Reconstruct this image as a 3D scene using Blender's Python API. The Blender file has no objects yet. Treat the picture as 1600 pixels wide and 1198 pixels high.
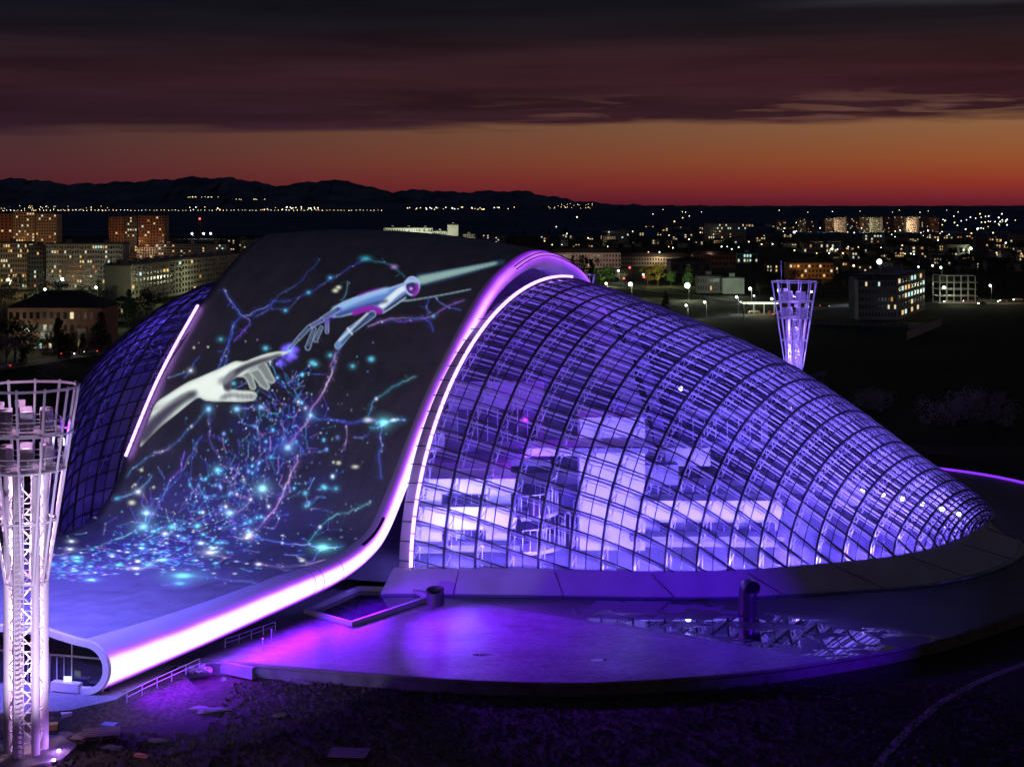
import bpy, bmesh, math, random
import numpy as np
from mathutils import Vector, Matrix, Euler
random.seed(7)
R = math.radians
S = bpy.context.scene
C = S.collection
# ------------------------------------------------------------------ camera
FPX, HOR, CH = 2400.0, 322.0, 50.0        # focal length and horizon row in photo pixels, eye height in metres
cam_d = bpy.data.cameras.new('camera'); cam = bpy.data.objects.new('camera', cam_d); C.objects.link(cam)
cam.location = (0, 0, CH); cam.rotation_euler = (R(90), 0, 0)
cam_d.sensor_width = 36; cam_d.lens = FPX / 1600 * 36; cam_d.shift_y = (HOR - 599) / 1600
cam_d.clip_start = 1; cam_d.clip_end = 120000
S.camera = cam
S.view_settings.view_transform = 'Standard'; S.view_settings.look = 'None'
S.view_settings.exposure = 0.0; S.view_settings.gamma = 1.0
S.cycles.max_bounces = 7; S.cycles.transparent_max_bounces = 24; S.cycles.diffuse_bounces = 3
S.cycles.glossy_bounces = 3; S.cycles.sample_clamp_indirect = 4
S.cycles.use_light_tree = True
# ------------------------------------------------------------------ world: dusk sky
def srgb(r, g, b):
    f = lambda c: (c / 255 / 12.92) if c <= 10 else ((c / 255 + .055) / 1.055) ** 2.4
    return (f(r), f(g), f(b), 1)
w = bpy.data.worlds.new('World'); S.world = w; w.use_nodes = True
nt = w.node_tree; nt.nodes.clear()
def N(t, **k):
    n = nt.nodes.new(t)
    for a, b in k.items(): setattr(n, a, b)
    return n
def L(a, b): nt.links.new(a, b)
def M2(op, a, b=None, c=None, clamp=False):
    n = N('ShaderNodeMath', operation=op); n.use_clamp = clamp
    for i, v in enumerate((a, b, c)):
        if v is None: continue
        if isinstance(v, (int, float)): n.inputs[i].default_value = v
        else: L(v, n.inputs[i])
    return n.outputs[0]
def ramp(fac, stops, mode='LINEAR'):
    n = N('ShaderNodeValToRGB'); n.color_ramp.interpolation = mode
    e = n.color_ramp.elements
    while len(e) < len(stops): e.new(0.5)
    for i, (p, c) in enumerate(stops): e[i].position = p; e[i].color = c
    L(fac, n.inputs[0]); return n.outputs[0]
def mixc(f, a, b, bt='MIX'):
    n = N('ShaderNodeMix', data_type='RGBA', blend_type=bt)
    if isinstance(f, (int, float)): n.inputs[0].default_value = f
    else: L(f, n.inputs[0])
    for i, v in ((6, a), (7, b)):
        if isinstance(v, tuple): n.inputs[i].default_value = v
        else: L(v, n.inputs[i])
    return n.outputs[2]
tc = N('ShaderNodeTexCoord'); sx = N('ShaderNodeSeparateXYZ'); L(tc.outputs['Generated'], sx.inputs[0])
el = M2('ARCSINE', sx.outputs[2]); az = M2('ARCTAN2', sx.outputs[0], sx.outputs[1])
t = M2('MULTIPLY', el, 1 / 0.1342)                 # 0 horizon .. 1 top of the photographed sky
u = M2('ADD', M2('MULTIPLY', az, 1 / .62), .5, clamp=True)   # 0 west side .. 1 east side
def P(y): return (322 - y) / 322
right = ramp(t, [(0, srgb(96,26,40)), (P(308), srgb(118,36,44)), (P(285), srgb(142,52,38)), (P(250), srgb(146,78,44)), (P(200), srgb(138,94,62)), (P(150), srgb(128,92,70)), (1, srgb(74,66,70))])
left = ramp(t, [(0, srgb(66,24,36)), (P(300), srgb(78,30,40)), (P(262), srgb(80,40,46)), (P(215), srgb(74,46,48)), (P(150), srgb(60,42,46)), (1, srgb(40,34,42))])
clear = mixc(u, left, right)
# cloud deck: dark streaks above about three degrees
cv = N('ShaderNodeCombineXYZ'); L(M2('MULTIPLY', az, 5.0), cv.inputs[0]); L(M2('MULTIPLY', el, 80.0), cv.inputs[1])
nz = N('ShaderNodeTexNoise'); nz.inputs['Scale'].default_value = 1.0; nz.inputs['Detail'].default_value = 6; nz.inputs['Distortion'].default_value = .35
L(cv.outputs[0], nz.inputs['Vector'])
cv2 = N('ShaderNodeCombineXYZ'); L(M2('MULTIPLY', az, 14.0), cv2.inputs[0]); L(M2('MULTIPLY', el, 150.0), cv2.inputs[1]); cv2.inputs[2].default_value = 4.2
nz2 = N('ShaderNodeTexNoise'); nz2.inputs['Scale'].default_value = 1.0; nz2.inputs['Detail'].default_value = 5; nz2.inputs['Distortion'].default_value = .9
L(cv2.outputs[0], nz2.inputs['Vector'])
# threshold rises from left (y=207) to right (y=190)
edge = M2('ADD', M2('MULTIPLY', u, P(190) - P(210)), P(210) - .0)
h = M2('ADD', M2('SUBTRACT', t, edge), M2('MULTIPLY', M2('SUBTRACT', nz.outputs[0], .5), .16))
deck = M2('MULTIPLY_ADD', h, 28.0, .3, clamp=True)
dark = ramp(t, [(P(210), srgb(50,28,40)), (P(170), srgb(44,24,34)), (P(130), srgb(48,26,34)), (P(90), srgb(40,24,32)), (P(50), srgb(22,18,26)), (1, srgb(13,14,22))])
darkr = ramp(t, [(P(210), srgb(64,33,38)), (P(170), srgb(52,27,34)), (P(130), srgb(57,28,35)), (P(90), srgb(52,28,32)), (P(50), srgb(30,22,27)), (1, srgb(19,19,26))])
dk = mixc(u, dark, darkr)
tear = M2('MULTIPLY', M2('MULTIPLY_ADD', nz2.outputs[0], 9.0, -4.75, clamp=True), M2('MULTIPLY_ADD', u, 1.0, -.28, clamp=True))
band = M2('SUBTRACT', 1.0, M2('MULTIPLY', M2('ABSOLUTE', M2('SUBTRACT', t, P(176))), 9.0), clamp=True)
tear = M2('MULTIPLY', tear, band, clamp=True)
dk = mixc(tear, dk, srgb(124, 84, 70))
top = M2('MULTIPLY', M2('MULTIPLY_ADD', t, 12.0, -11.0, clamp=True), M2('MULTIPLY_ADD', u, 3.2, -2.3, clamp=True))
dk = mixc(M2('MULTIPLY', top, M2('MULTIPLY_ADD', nz.outputs[0], 3.0, -.9, clamp=True)), dk, srgb(78, 74, 84))
streak = M2('MULTIPLY_ADD', nz.outputs[0], 1.5, .25)
cs = N('ShaderNodeVectorMath', operation='SCALE'); L(dk, cs.inputs[0]); L(streak, cs.inputs['Scale'])
sky = mixc(deck, clear, cs.outputs[0])
# above the frame the dusk is a deep blue; below the horizon it is black
up = M2('MULTIPLY_ADD', t, .5, -.55, clamp=True)
sky = mixc(up, sky, (.011, .014, .030, 1))
bg = N('ShaderNodeBackground'); L(sky, bg.inputs[0]); bg.inputs[1].default_value = 1.0
# a trace of the physical twilight sky, sun already down
ns = N('ShaderNodeTexSky', sky_type='NISHITA'); ns.sun_disc = False; ns.sun_elevation = R(-6); ns.sun_rotation = R(12)
bg2 = N('ShaderNodeBackground'); L(ns.outputs[0], bg2.inputs[0]); bg2.inputs[1].default_value = .02
ad = N('ShaderNodeAddShader'); L(bg.outputs[0], ad.inputs[0]); L(bg2.outputs[0], ad.inputs[1])
wo = N('ShaderNodeOutputWorld'); L(ad.outputs[0], wo.inputs[0])

def WZ(px, py, Z=0.0):            # point of the plane z=Z seen at a photo pixel (used for surveying the site)
    Y = FPX * (CH - Z) / (py - HOR); return Vector(((px - 800) * Y / FPX, Y, Z))
def WY(px, py, Y):
    return Vector(((px - 800) * Y / FPX, Y, CH - (py - HOR) * Y / FPX))
G0 = -1.5                         # level of the lawns and the town plain
WASH = 1.0

# ------------------------------------------------------------------ materials
MATS = {}
def mat(name, col, rough=.6, metal=0.0, noise=0.0, nscale=1.0, bump=0.0, emit=None, estr=1.0, spec=.5, detail=5):
    if name in MATS: return MATS[name]
    m = bpy.data.materials.new(name); m.use_nodes = True; T = m.node_tree
    b = T.nodes['Principled BSDF']; b.inputs['Roughness'].default_value = rough; b.inputs['Metallic'].default_value = metal
    b.inputs['Specular IOR Level'].default_value = spec
    c = tuple(col[:3]) + (1,); b.inputs['Base Color'].default_value = c
    if noise or bump:
        tcn = T.nodes.new('ShaderNodeTexCoord'); n = T.nodes.new('ShaderNodeTexNoise')
        n.inputs['Scale'].default_value = nscale; n.inputs['Detail'].default_value = detail
        T.links.new(tcn.outputs['Object'], n.inputs['Vector'])
        if noise:
            mr = T.nodes.new('ShaderNodeMapRange'); mr.inputs[1].default_value = .25; mr.inputs[2].default_value = .75
            mr.inputs[3].default_value = 1 - noise; mr.inputs[4].default_value = 1 + noise
            T.links.new(n.outputs[0], mr.inputs[0])
            v = T.nodes.new('ShaderNodeVectorMath'); v.operation = 'SCALE'; v.inputs[0].default_value = c[:3]
            T.links.new(mr.outputs[0], v.inputs['Scale']); T.links.new(v.outputs[0], b.inputs['Base Color'])
        if bump:
            bp = T.nodes.new('ShaderNodeBump'); bp.inputs['Strength'].default_value = min(1, bump); bp.inputs['Distance'].default_value = .1
            T.links.new(n.outputs[0], bp.inputs['Height']); T.links.new(bp.outputs[0], b.inputs['Normal'])
    if emit:
        b.inputs['Emission Color'].default_value = tuple(emit[:3]) + (1,); b.inputs['Emission Strength'].default_value = estr
    MATS[name] = m; return m

# ------------------------------------------------------------------ mesh builder
class MB:
    def __init__(s): s.v = []; s.f = []
    def add(s, vs, fs):
        o = len(s.v); s.v += [tuple(p) for p in vs]; s.f += [tuple(i + o for i in f) for f in fs]; return s
    def box(s, c, d, rz=0.0):
        cx, cy, cz = c; x, y, z = d[0] / 2, d[1] / 2, d[2] / 2; ca, sa = math.cos(rz), math.sin(rz)
        vs = [(cx + a * x * ca - b * y * sa, cy + a * x * sa + b * y * ca, cz + e * z) for e in (-1, 1) for a, b in ((-1, -1), (1, -1), (1, 1), (-1, 1))]
        return s.add(vs, [(3, 2, 1, 0), (4, 5, 6, 7), (0, 1, 5, 4), (1, 2, 6, 5), (2, 3, 7, 6), (3, 0, 4, 7)])
    def sweep(s, pts, r, n=4, up=Vector((0, 0, 1)), closed=False, r2=None, caps=True):
        pts = [Vector(p) for p in pts]; m = len(pts); ring = []
        for i, p in enumerate(pts):
            a = pts[(i - 1) % m] if (closed or i > 0) else p; b = pts[(i + 1) % m] if (closed or i < m - 1) else p
            tg = (b - a).normalized()
            uu = up if abs(tg.dot(up)) < .95 else Vector((1, 0, 0))
            sd = tg.cross(uu).normalized(); vv = sd.cross(tg)
            rr = r[i] if isinstance(r, (list, tuple)) else r
            ry = rr if r2 is None else r2
            for k in range(n):
                an = 2 * math.pi * (k + .5) / n; q = 1.0 if n > 4 else 1.4142
                ring.append(p + sd * (math.cos(an) * rr * q) + vv * (math.sin(an) * ry * q))
        fs = []
        for i in range(m if closed else m - 1):
            j = (i + 1) % m
            for k in range(n):
                k2 = (k + 1) % n; fs.append((i * n + k, j * n + k, j * n + k2, i * n + k2))
        if not closed and caps: fs += [tuple(range(n)), tuple((m - 1) * n + k for k in reversed(range(n)))]
        return s.add(ring, fs)
    def bar(s, a, b, r, n=4): return s.sweep([a, b], r, n)
    def cyl(s, c, r, h, n=16, r2=None, rz=0.0):
        r2 = r if r2 is None else r2; x, y, z = c
        vs = [(x + r * math.cos(rz + 2 * math.pi * k / n), y + r * math.sin(rz + 2 * math.pi * k / n), z) for k in range(n)]
        vs += [(x + r2 * math.cos(rz + 2 * math.pi * k / n), y + r2 * math.sin(rz + 2 * math.pi * k / n), z + h) for k in range(n)]
        return s.add(vs, [(k, (k + 1) % n, n + (k + 1) % n, n + k) for k in range(n)] + [tuple(reversed(range(n))), tuple(range(n, 2 * n))])
    def grid(s, rows, closed=False):
        m = len(rows[0]); vs = [p for r_ in rows for p in r_]
        fs = [(i * m + j, i * m + j + 1, (i + 1) * m + j + 1, (i + 1) * m + j) for i in range(len(rows) - 1) for j in range(m - 1)]
        return s.add(vs, fs)
    def mesh(s, name, m=None, smooth=False):
        me = bpy.data.meshes.new(name); me.from_pydata(s.v, [], s.f); me.update()
        if m is not None: me.materials.append(m)
        if smooth: me.polygons.foreach_set('use_smooth', [True] * len(me.polygons))
        return me
    def build(s, name, m, parent=None, smooth=False, loc=None):
        o = bpy.data.objects.new(name, s.mesh(name, m, smooth)); C.objects.link(o)
        if parent: o.parent = parent
        if loc is not None: o.location = loc
        return o
def tag(o, label=None, cat=None, group=None, kind=None):
    if label: o['label'] = label
    if cat: o['category'] = cat
    if group: o['group'] = group
    if kind: o['kind'] = kind
    return o
def empty(name, loc=(0, 0, 0), rz=0.0):
    o = bpy.data.objects.new(name, None); C.objects.link(o); o.location = loc; o.rotation_euler = (0, 0, rz); o.empty_display_size = .5; return o
def link_copy(src, parent=None, loc=None, rz=None):
    o = src.copy(); C.objects.link(o); o.parent = parent
    if loc is not None: o.location = loc
    if rz is not None: o.rotation_euler = (0, 0, rz)
    return o
def copy_tree(o, parent=None):
    c = o.copy(); C.objects.link(c); c.parent = parent
    for ch in o.children: copy_tree(ch, c)
    return c
def lamp(name, kind, loc, energy, col, size=.5, target=None, spot=60, blend=.5, sy=None, parent=None):
    d = bpy.data.lights.new(name, kind); d.energy = energy; d.color = col[:3]
    if kind == 'AREA':
        d.shape = 'RECTANGLE'; d.size = size; d.size_y = sy or size
    else: d.shadow_soft_size = size
    if kind == 'SPOT': d.spot_size = R(spot); d.spot_blend = blend
    o = bpy.data.objects.new(name, d); C.objects.link(o); o.location = loc
    if target is not None:
        o.rotation_euler = (Vector(target) - Vector(loc)).to_track_quat('-Z', 'Y').to_euler()
    if parent: o.parent = parent
    return o
def interp(tab, x):
    if x <= tab[0][0]: return tab[0][1]
    for (a, va), (b, vb) in zip(tab, tab[1:]):
        if x <= b: return va + (vb - va) * (x - a) / (b - a)
    return tab[-1][1]
def catmull(tab, x):                      # smooth interpolation of a table of numbers
    n = len(tab)
    if x <= tab[0][0]: return tab[0][1]
    if x >= tab[-1][0]: return tab[-1][1]
    i = next(k for k in range(n - 1) if x <= tab[k + 1][0])
    x0, y0 = tab[i]; x1, y1 = tab[i + 1]; hh = x1 - x0
    def slope(k):
        if k == 0: return (tab[1][1] - tab[0][1]) / (tab[1][0] - tab[0][0])
        if k == n - 1: return (tab[-1][1] - tab[-2][1]) / (tab[-1][0] - tab[-2][0])
        return (tab[k + 1][1] - tab[k - 1][1]) / (tab[k + 1][0] - tab[k - 1][0])
    m0, m1 = slope(i) * hh, slope(i + 1) * hh; s_ = (x - x0) / hh
    return (2*s_**3 - 3*s_**2 + 1) * y0 + (s_**3 - 2*s_**2 + s_) * m0 + (-2*s_**3 + 3*s_**2) * y1 + (s_**3 - s_**2) * m1
# ------------------------------------------------------------------ floodlights of the site and added lamps
BV = (.10, .045, 1.0); BL = (.20, .135, 1.0)
# faint sun lamp added as a dim overall fill
sun_d = bpy.data.lights.new('faint_sun_fill', 'SUN'); sun_d.energy = .004; sun_d.angle = R(2); sun_d.color = (.8, .85, 1); sun = bpy.data.objects.new('faint_sun_fill', sun_d); C.objects.link(sun); sun.rotation_euler = (R(50), 0, R(-40))
# projector in front of the building: greys the ribbon; the picture glows from its own sheets
lamp('projector_lamp', 'SPOT', (-34, 92, 14), 34000, (.85, .76, 1.0), .3, (-27, 212, 19), 38, .12)
# tower floodlights, with added unseen spots among them
lamp('flood_spot', 'SPOT', (66, 146, 31), 420000, BL, .6, (45, 219, 27), 42, .6)  # added spot, its tower out of frame is only presumed
lamp('flood_spot', 'SPOT', (60, 326, 31), 40000, BL, .6, (38, 240, 12), 70, .5)
lamp('flood_spot', 'SPOT', (-56, 150, 34), 170000, (.17, .135, 1.0), .6, (-52, 168, 5), 80, .95)
lamp('flood_spot', 'SPOT', (-41, 146, 30), 34000, (.10, .07, 1.0), .6, (-38, 170, 5), 84, .95)
lamp('flood_spot', 'SPOT', (-16.2, 193.8, 12), 190000, (.17, .0, 1.0), .5, (6, 176, 0), 78, .9)  # unseen spot at the ribbon edge, added to turn the plaza violet
lamp('flood_spot', 'SPOT', (66, 148, 31), 200000, (.09, .0, 1.0), .6, (22, 184, 0), 40, .95)  # added violet fill from the same presumed tower
lamp('flood_spot', 'SPOT', (-44, 146, 30), 90000, (.24, .0, 1.0), .6, (-14, 176, 0), 32, .9)
# unseen strip lamps added for the violet spill below the rolled edge
for (x0, y0, x1, y1, z, e) in ((-38, 157, -31, 169, 1.6, 9000), (-30, 171, -23, 183, 2.2, 9000), (-22, 184, -16, 194, 2.6, 7000)):
    d_ = bpy.data.lights.new('ground_wash', 'AREA'); d_.shape = 'RECTANGLE'; d_.size = .6; d_.size_y = math.hypot(x1 - x0, y1 - y0); d_.energy = e * .6; d_.color = (.17, .0, 1.0)
    o_ = bpy.data.objects.new('ground_wash_fill', d_); C.objects.link(o_); o_.location = ((x0 + x1) / 2, (y0 + y1) / 2, z); o_.rotation_euler = (0, R(-35), math.atan2(y1 - y0, x1 - x0) - R(90))
# lamps inside the hall
for (x, y, z, e) in ((-8, 212, 6, 4), (4, 210, 5, 4), (16, 208, 5, 4), (28, 208, 4.5, 4), (40, 210, 4, 3.5), (50, 213, 4, 3), (62, 221, 3.5, 2.0), (2, 226, 14, 2.5), (22, 224, 12, 3.5), (40, 224, 8, 3), (54, 224, 5, 2),
                     (8, 240, 18, 1.5), (26, 242, 14, 2.5), (42, 238, 8, 1.5), (-66, 236, 8, 2.5), (-58, 226, 6, 2.5), (-56, 246, 22, 5), (-50, 232, 28, 5)):
    lamp('hall_lamp', 'POINT', (x, y, z), e * 750, (.17, .02, 1) if (z > 10 and -40 < x < 30) else BV, .2)
for (x, y, z, e) in ((0, 216, 25, 5), (2, 215, 17, 4), (8, 222, 28, 3)):
    lamp('magenta_lamp', 'POINT', (x, y, z), e * 420, (.34, .01, .9), .1)
for p, e in (((-6, 208, 9), 6), ((-9, 209, 5), 5), ((15, 209, 10), 3), ((24, 209, 6), 1.3), ((34, 209, 5), 1.6)):
    lamp('room_lamp', 'POINT', p, e * 900, (.28, .26, 1), .4)
for i in range(9):                                  # row of small uplights just inside the foot of the glass
    x = -8 + i * 8.6; y = interp([(-14, 202), (16, 200.5), (29, 201), (42, 205), (54, 211), (63, 220)], x)
    lamp('uplight', 'POINT', (x, y, 2.2), 13000, (.24, .17, 1), .2)
# ================================================================== THE SETTING
def ground_material():
    m = bpy.data.materials.new('ground_soil'); m.use_nodes = True; T = m.node_tree; b = T.nodes['Principled BSDF']
    b.inputs['Roughness'].default_value = .95; b.inputs['Specular IOR Level'].default_value = .1
    tcn = T.nodes.new('ShaderNodeTexCoord')
    n1 = T.nodes.new('ShaderNodeTexNoise'); n1.inputs['Scale'].default_value = .012; n1.inputs['Detail'].default_value = 8
    n2 = T.nodes.new('ShaderNodeTexNoise'); n2.inputs['Scale'].default_value = .9; n2.inputs['Detail'].default_value = 8; n2.inputs['Roughness'].default_value = .7
    for n in (n1, n2): T.links.new(tcn.outputs['Object'], n.inputs['Vector'])
    r1 = T.nodes.new('ShaderNodeValToRGB'); e = r1.color_ramp.elements; e[0].position = .35; e[0].color = (.022, .026, .016, 1); e[1].position = .68; e[1].color = (.055, .046, .032, 1)
    r2 = T.nodes.new('ShaderNodeValToRGB'); e = r2.color_ramp.elements; e[0].position = .3; e[0].color = (.45, .45, .45, 1); e[1].position = .72; e[1].color = (1.7, 1.6, 1.5, 1)
    T.links.new(n1.outputs[0], r1.inputs[0]); T.links.new(n2.outputs[0], r2.inputs[0])
    mx = T.nodes.new('ShaderNodeMix'); mx.data_type = 'RGBA'; mx.blend_type = 'MULTIPLY'; mx.inputs[0].default_value = 1
    T.links.new(r1.outputs[0], mx.inputs[6]); T.links.new(r2.outputs[0], mx.inputs[7]); T.links.new(mx.outputs[2], b.inputs['Base Color'])
    bp = T.nodes.new('ShaderNodeBump'); bp.inputs['Strength'].default_value = .8; bp.inputs['Distance'].default_value = .25
    T.links.new(n2.outputs[0], bp.inputs['Height']); T.links.new(bp.outputs[0], b.inputs['Normal'])
    return m
g = MB(); g.add([(-60000, -300, G0), (60000, -300, G0), (60000, 60000, G0), (-60000, 60000, G0)], [(0, 1, 2, 3)])
tag(g.build('ground', ground_material()), kind='structure')
far_m = mat('far_woods_haze', (.09, .12, .17), .95, noise=.5, nscale=.004, spec=0)  # distance haze put into the colour of the far sheet
tag(MB().add([(-60000, 2600, G0 + .3), (60000, 2600, G0 + .3), (60000, 59000, G0 + .3), (-60000, 59000, G0 + .3)], [(0, 1, 2, 3)]).build('plain', far_m), kind='structure')
# mountains on the left horizon, two ranges
def ridge_mesh(prof, Y, depth, seed, k_=1.0):
    rnd = random.Random(seed); rows = []
    xs = np.linspace(prof[0][0], prof[-1][0], 260)
    crest = []
    for x in xs:
        y = interp(prof, x) + k_ * (1.3 * math.sin(x * .11 + seed) + .9 * math.sin(x * .31 + seed * 2) + rnd.uniform(-.5, .5))
        crest.append(WY(x, y, Y))
    for k, fz in ((0, 0), (1, .25), (2, .55), (3, .82), (4, 1.0), (5, .6), (6, 0)):
        row = []
        for i, c in enumerate(crest):
            hgt = max(c.z - G0, 5); z = G0 - 2 + hgt * fz + (rnd.uniform(-.06, .06) * hgt if 0 < fz < 1 else 0)
            row.append((c.x + rnd.uniform(-120, 120) * (fz < 1), Y + (k - 4) * depth, z))
        rows.append(row)
    return MB().grid(rows)
mm = mat('mountain_forest_haze', (.13, .17, .20), .95, noise=.5, nscale=.0016, spec=0)  # forest colour shifted to blue in place of haze
p1 = [(-700, 268), (-300, 262), (-40, 284), (30, 278), (110, 288), (200, 284), (250, 281), (300, 277), (360, 278), (400, 283), (425, 291), (470, 286), (510, 281), (550, 284), (580, 293), (610, 299), (660, 296), (700, 300), (745, 299), (790, 298), (825, 299), (860, 307), (895, 312), (940, 318), (1000, 321.5), (1100, 322)]
tag(ridge_mesh(p1, 30000, 900, 3).build('hills', mm, smooth=True), kind='structure')
p2 = [(620, 322), (760, 320), (830, 317), (900, 318), (1000, 321), (1150, 321.5), (1400, 321.5), (1700, 321), (2200, 321)]
tag(ridge_mesh(p2, 24000, 500, 5, .22).build('low_hills', mm, smooth=True), kind='structure')

# ------------------------------------------------------------------ plaza disc (raised, wet)
def spline(pts, n=8, closed=False):
    out = []; m = len(pts); pts = [Vector(p) for p in pts]
    for i in range(m if closed else m - 1):
        p0 = pts[(i - 1) % m] if (closed or i > 0) else pts[i]; p1_ = pts[i]; p2_ = pts[(i + 1) % m]
        p3 = pts[(i + 2) % m] if (closed or i < m - 2) else p2_
        for k in range(n):
            s_ = k / n
            out.append(.5 * ((2 * p1_) + (p2_ - p0) * s_ + (2 * p0 - 5 * p1_ + 4 * p2_ - p3) * s_ ** 2 + (3 * p1_ - p0 - 3 * p2_ + p3) * s_ ** 3))
    if not closed: out.append(pts[-1])
    return out
rim = [(-36.5, 167.6), (-32.5, 169.0), (-24.4, 167.1), (-13.7, 164.2), (-3.4, 162.2), (6.7, 161.5), (17, 163), (27.7, 166), (39.3, 171.4), (47.8, 176.5), (56.7, 183.8), (63.2, 189.6),
       (79, 204), (92, 224), (98, 247), (92.6, 276), (80.5, 292.7), (58, 306), (22, 315), (-20, 314), (-58, 300), (-88, 277), (-100, 246), (-97, 215), (-84, 190), (-62, 176), (-48, 171)]
rimp = [Vector((p.x, p.y, 0)) for p in spline([(x, y, 0) for x, y in rim], 6, True)]
def plaza_material():
    m = bpy.data.materials.new('wet_screed'); m.use_nodes = True; T = m.node_tree; b = T.nodes['Principled BSDF']
    tcn = T.nodes.new('ShaderNodeTexCoord'); lk = T.links.new
    def noise(sc, det=4, dist=0.0, off=(0, 0, 0), ysc=1.0):
        mp = T.nodes.new('ShaderNodeMapping'); mp.inputs['Location'].default_value = off; mp.inputs['Scale'].default_value = (1, ysc, 1)
        lk(tcn.outputs['Object'], mp.inputs[0]); n = T.nodes.new('ShaderNodeTexNoise'); n.inputs['Scale'].default_value = sc
        n.inputs['Detail'].default_value = det; n.inputs['Distortion'].default_value = dist; lk(mp.outputs[0], n.inputs[0]); return n.outputs[0]
    def mth(op, a, bb=None, c=None, cl=False):
        n = T.nodes.new('ShaderNodeMath'); n.operation = op; n.use_clamp = cl
        for i, v in enumerate((a, bb, c)):
            if v is None: continue
            if isinstance(v, (int, float)): n.inputs[i].default_value = v
            else: lk(v, n.inputs[i])
        return n.outputs[0]
    sp = T.nodes.new('ShaderNodeSeparateXYZ'); lk(tcn.outputs['Object'], sp.inputs[0]); X, Y = sp.outputs[0], sp.outputs[1]
    # membrane joint: the strip along the rim is dry, beyond it the lower field holds water
    # joint runs through (9.3,185.2) and (35.0,169.5)
    side = mth('ADD', mth('MULTIPLY', mth('SUBTRACT', X, 9.3), 15.7), mth('MULTIPLY', mth('SUBTRACT', Y, 185.2), 25.7))
    side = mth('MULTIPLY', side, 1 / 30.1)                        # metres beyond the joint
    low = mth('MULTIPLY_ADD', side, 6.0, .5, True)
    pn = noise(.16, 4, .5, (3.1, 8.4, 0), 1.5)
    pud = mth('MULTIPLY_ADD', pn, 40.0, -19.3, True)
    zone = mth('MULTIPLY', mth('SUBTRACT', 1.0, mth('MULTIPLY', mth('ABSOLUTE', mth('SUBTRACT', side, 7.5)), .115), None, True), 2.0, None, True)
    xz = mth('MULTIPLY_ADD', X, .5, -3.6, True)
    pud = mth('MULTIPLY', mth('MULTIPLY', pud, low), mth('MULTIPLY', zone, xz))
    # two small puddles on the dry side
    def spot(x, y, rx, ry):
        a = mth('POWER', mth('DIVIDE', mth('SUBTRACT', X, x), rx), 2); c = mth('POWER', mth('DIVIDE', mth('SUBTRACT', Y, y), ry), 2)
        nn = mth('MULTIPLY_ADD', pn, 1.6, -.8)
        return mth('MULTIPLY_ADD', mth('ADD', mth('ADD', a, c), nn), -9.0, 6.0, True)
    for q in ((-3.4, 171.3, 1.9, .8), (9.6, 169.4, 1.5, .55), (29, 174.6, 1.5, .8)): pud = mth('MAXIMUM', pud, spot(*q))
    fine = noise(.8, 10, .8, (0, 0, 0), 1.8); broad = noise(.09, 6, .6, (0, 0, 3), 2.0); grit = noise(3.2, 8)
    col = T.nodes.new('ShaderNodeValToRGB'); e = col.color_ramp.elements; e[0].position = .3; e[0].position = .36; e[0].color = (.012, .012, .015, 1); e[1].position = .64; e[1].color = (.21, .205, .22, 1)
    lk(mth('MULTIPLY_ADD', fine, .42, mth('MULTIPLY_ADD', broad, .33, mth('MULTIPLY', grit, .25))), col.inputs[0])
    sc = T.nodes.new('ShaderNodeVectorMath'); sc.operation = 'SCALE'; lk(col.outputs[0], sc.inputs[0])
    lk(mth('SUBTRACT', 1.0, mth('ADD', mth('MULTIPLY', low, .62), mth('MULTIPLY', pud, .3), None, True)), sc.inputs['Scale'])
    lk(sc.outputs[0], b.inputs['Base Color'])
    lk(mth('SUBTRACT', mth('MULTIPLY_ADD', fine, .25, .38), mth('MULTIPLY', pud, .7), None, True), b.inputs['Roughness'])
    bp = T.nodes.new('ShaderNodeBump'); bp.inputs['Distance'].default_value = .05
    lk(mth('MULTIPLY', mth('SUBTRACT', 1.0, pud), .8), bp.inputs['Strength']); lk(mth('ADD', fine, mth('MULTIPLY', grit, .3)), bp.inputs['Height']); lk(bp.outputs[0], b.inputs['Normal'])
    # standing water on the wet field has a mirror coat
    b.inputs['Coat IOR'].default_value = 2.6; b.inputs['Coat Roughness'].default_value = .004; lk(mth('MULTIPLY', pud, 1.0), b.inputs['Coat Weight'])
    b.inputs['Specular IOR Level'].default_value = .5
    return m
pb = MB(); pb.add(rimp, [tuple(range(len(rimp)))])
pl = pb.build('plaza', plaza_material()); tag(pl, kind='structure')
# retaining wall round the plaza, cast panels
wallm = mat('cast_concrete', (.13, .13, .125), .85, noise=.45, nscale=.5, bump=.5)
ww = MB(); rows = []
n = len(rimp)
for i in range(n + 1):
    p = rimp[i % n]; tg = (rimp[(i + 1) % n] - rimp[i - 1 if i else n - 1]).normalized(); nn = Vector((tg.y, -tg.x, 0))
    rows.append([(p + nn * .0 + Vector((0, 0, -.03))), (p + nn * .25 + Vector((0, 0, .0))), p + nn * .3 + Vector((0, 0, -.25)), p + nn * .12 + Vector((0, 0, -.28)), p + nn * .12 + Vector((0, 0, G0 - .1))])
ww.grid(rows); tag(ww.build('plaza_edge', wallm), kind='structure')
# violet light line on the far edge of the plaza
led = mat('violet_led_line', (.02, .01, .03), .4, emit=(.23, .03, 1.0), estr=1.3)
far = [p + Vector((0, 0, .12)) for p in rimp if p.y > 240 and p.x > 66]
tag(MB().sweep(far, .22, 4).build('light_strip', led), 'thin violet light line along the far edge of the raised plaza', 'light strip')
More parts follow.
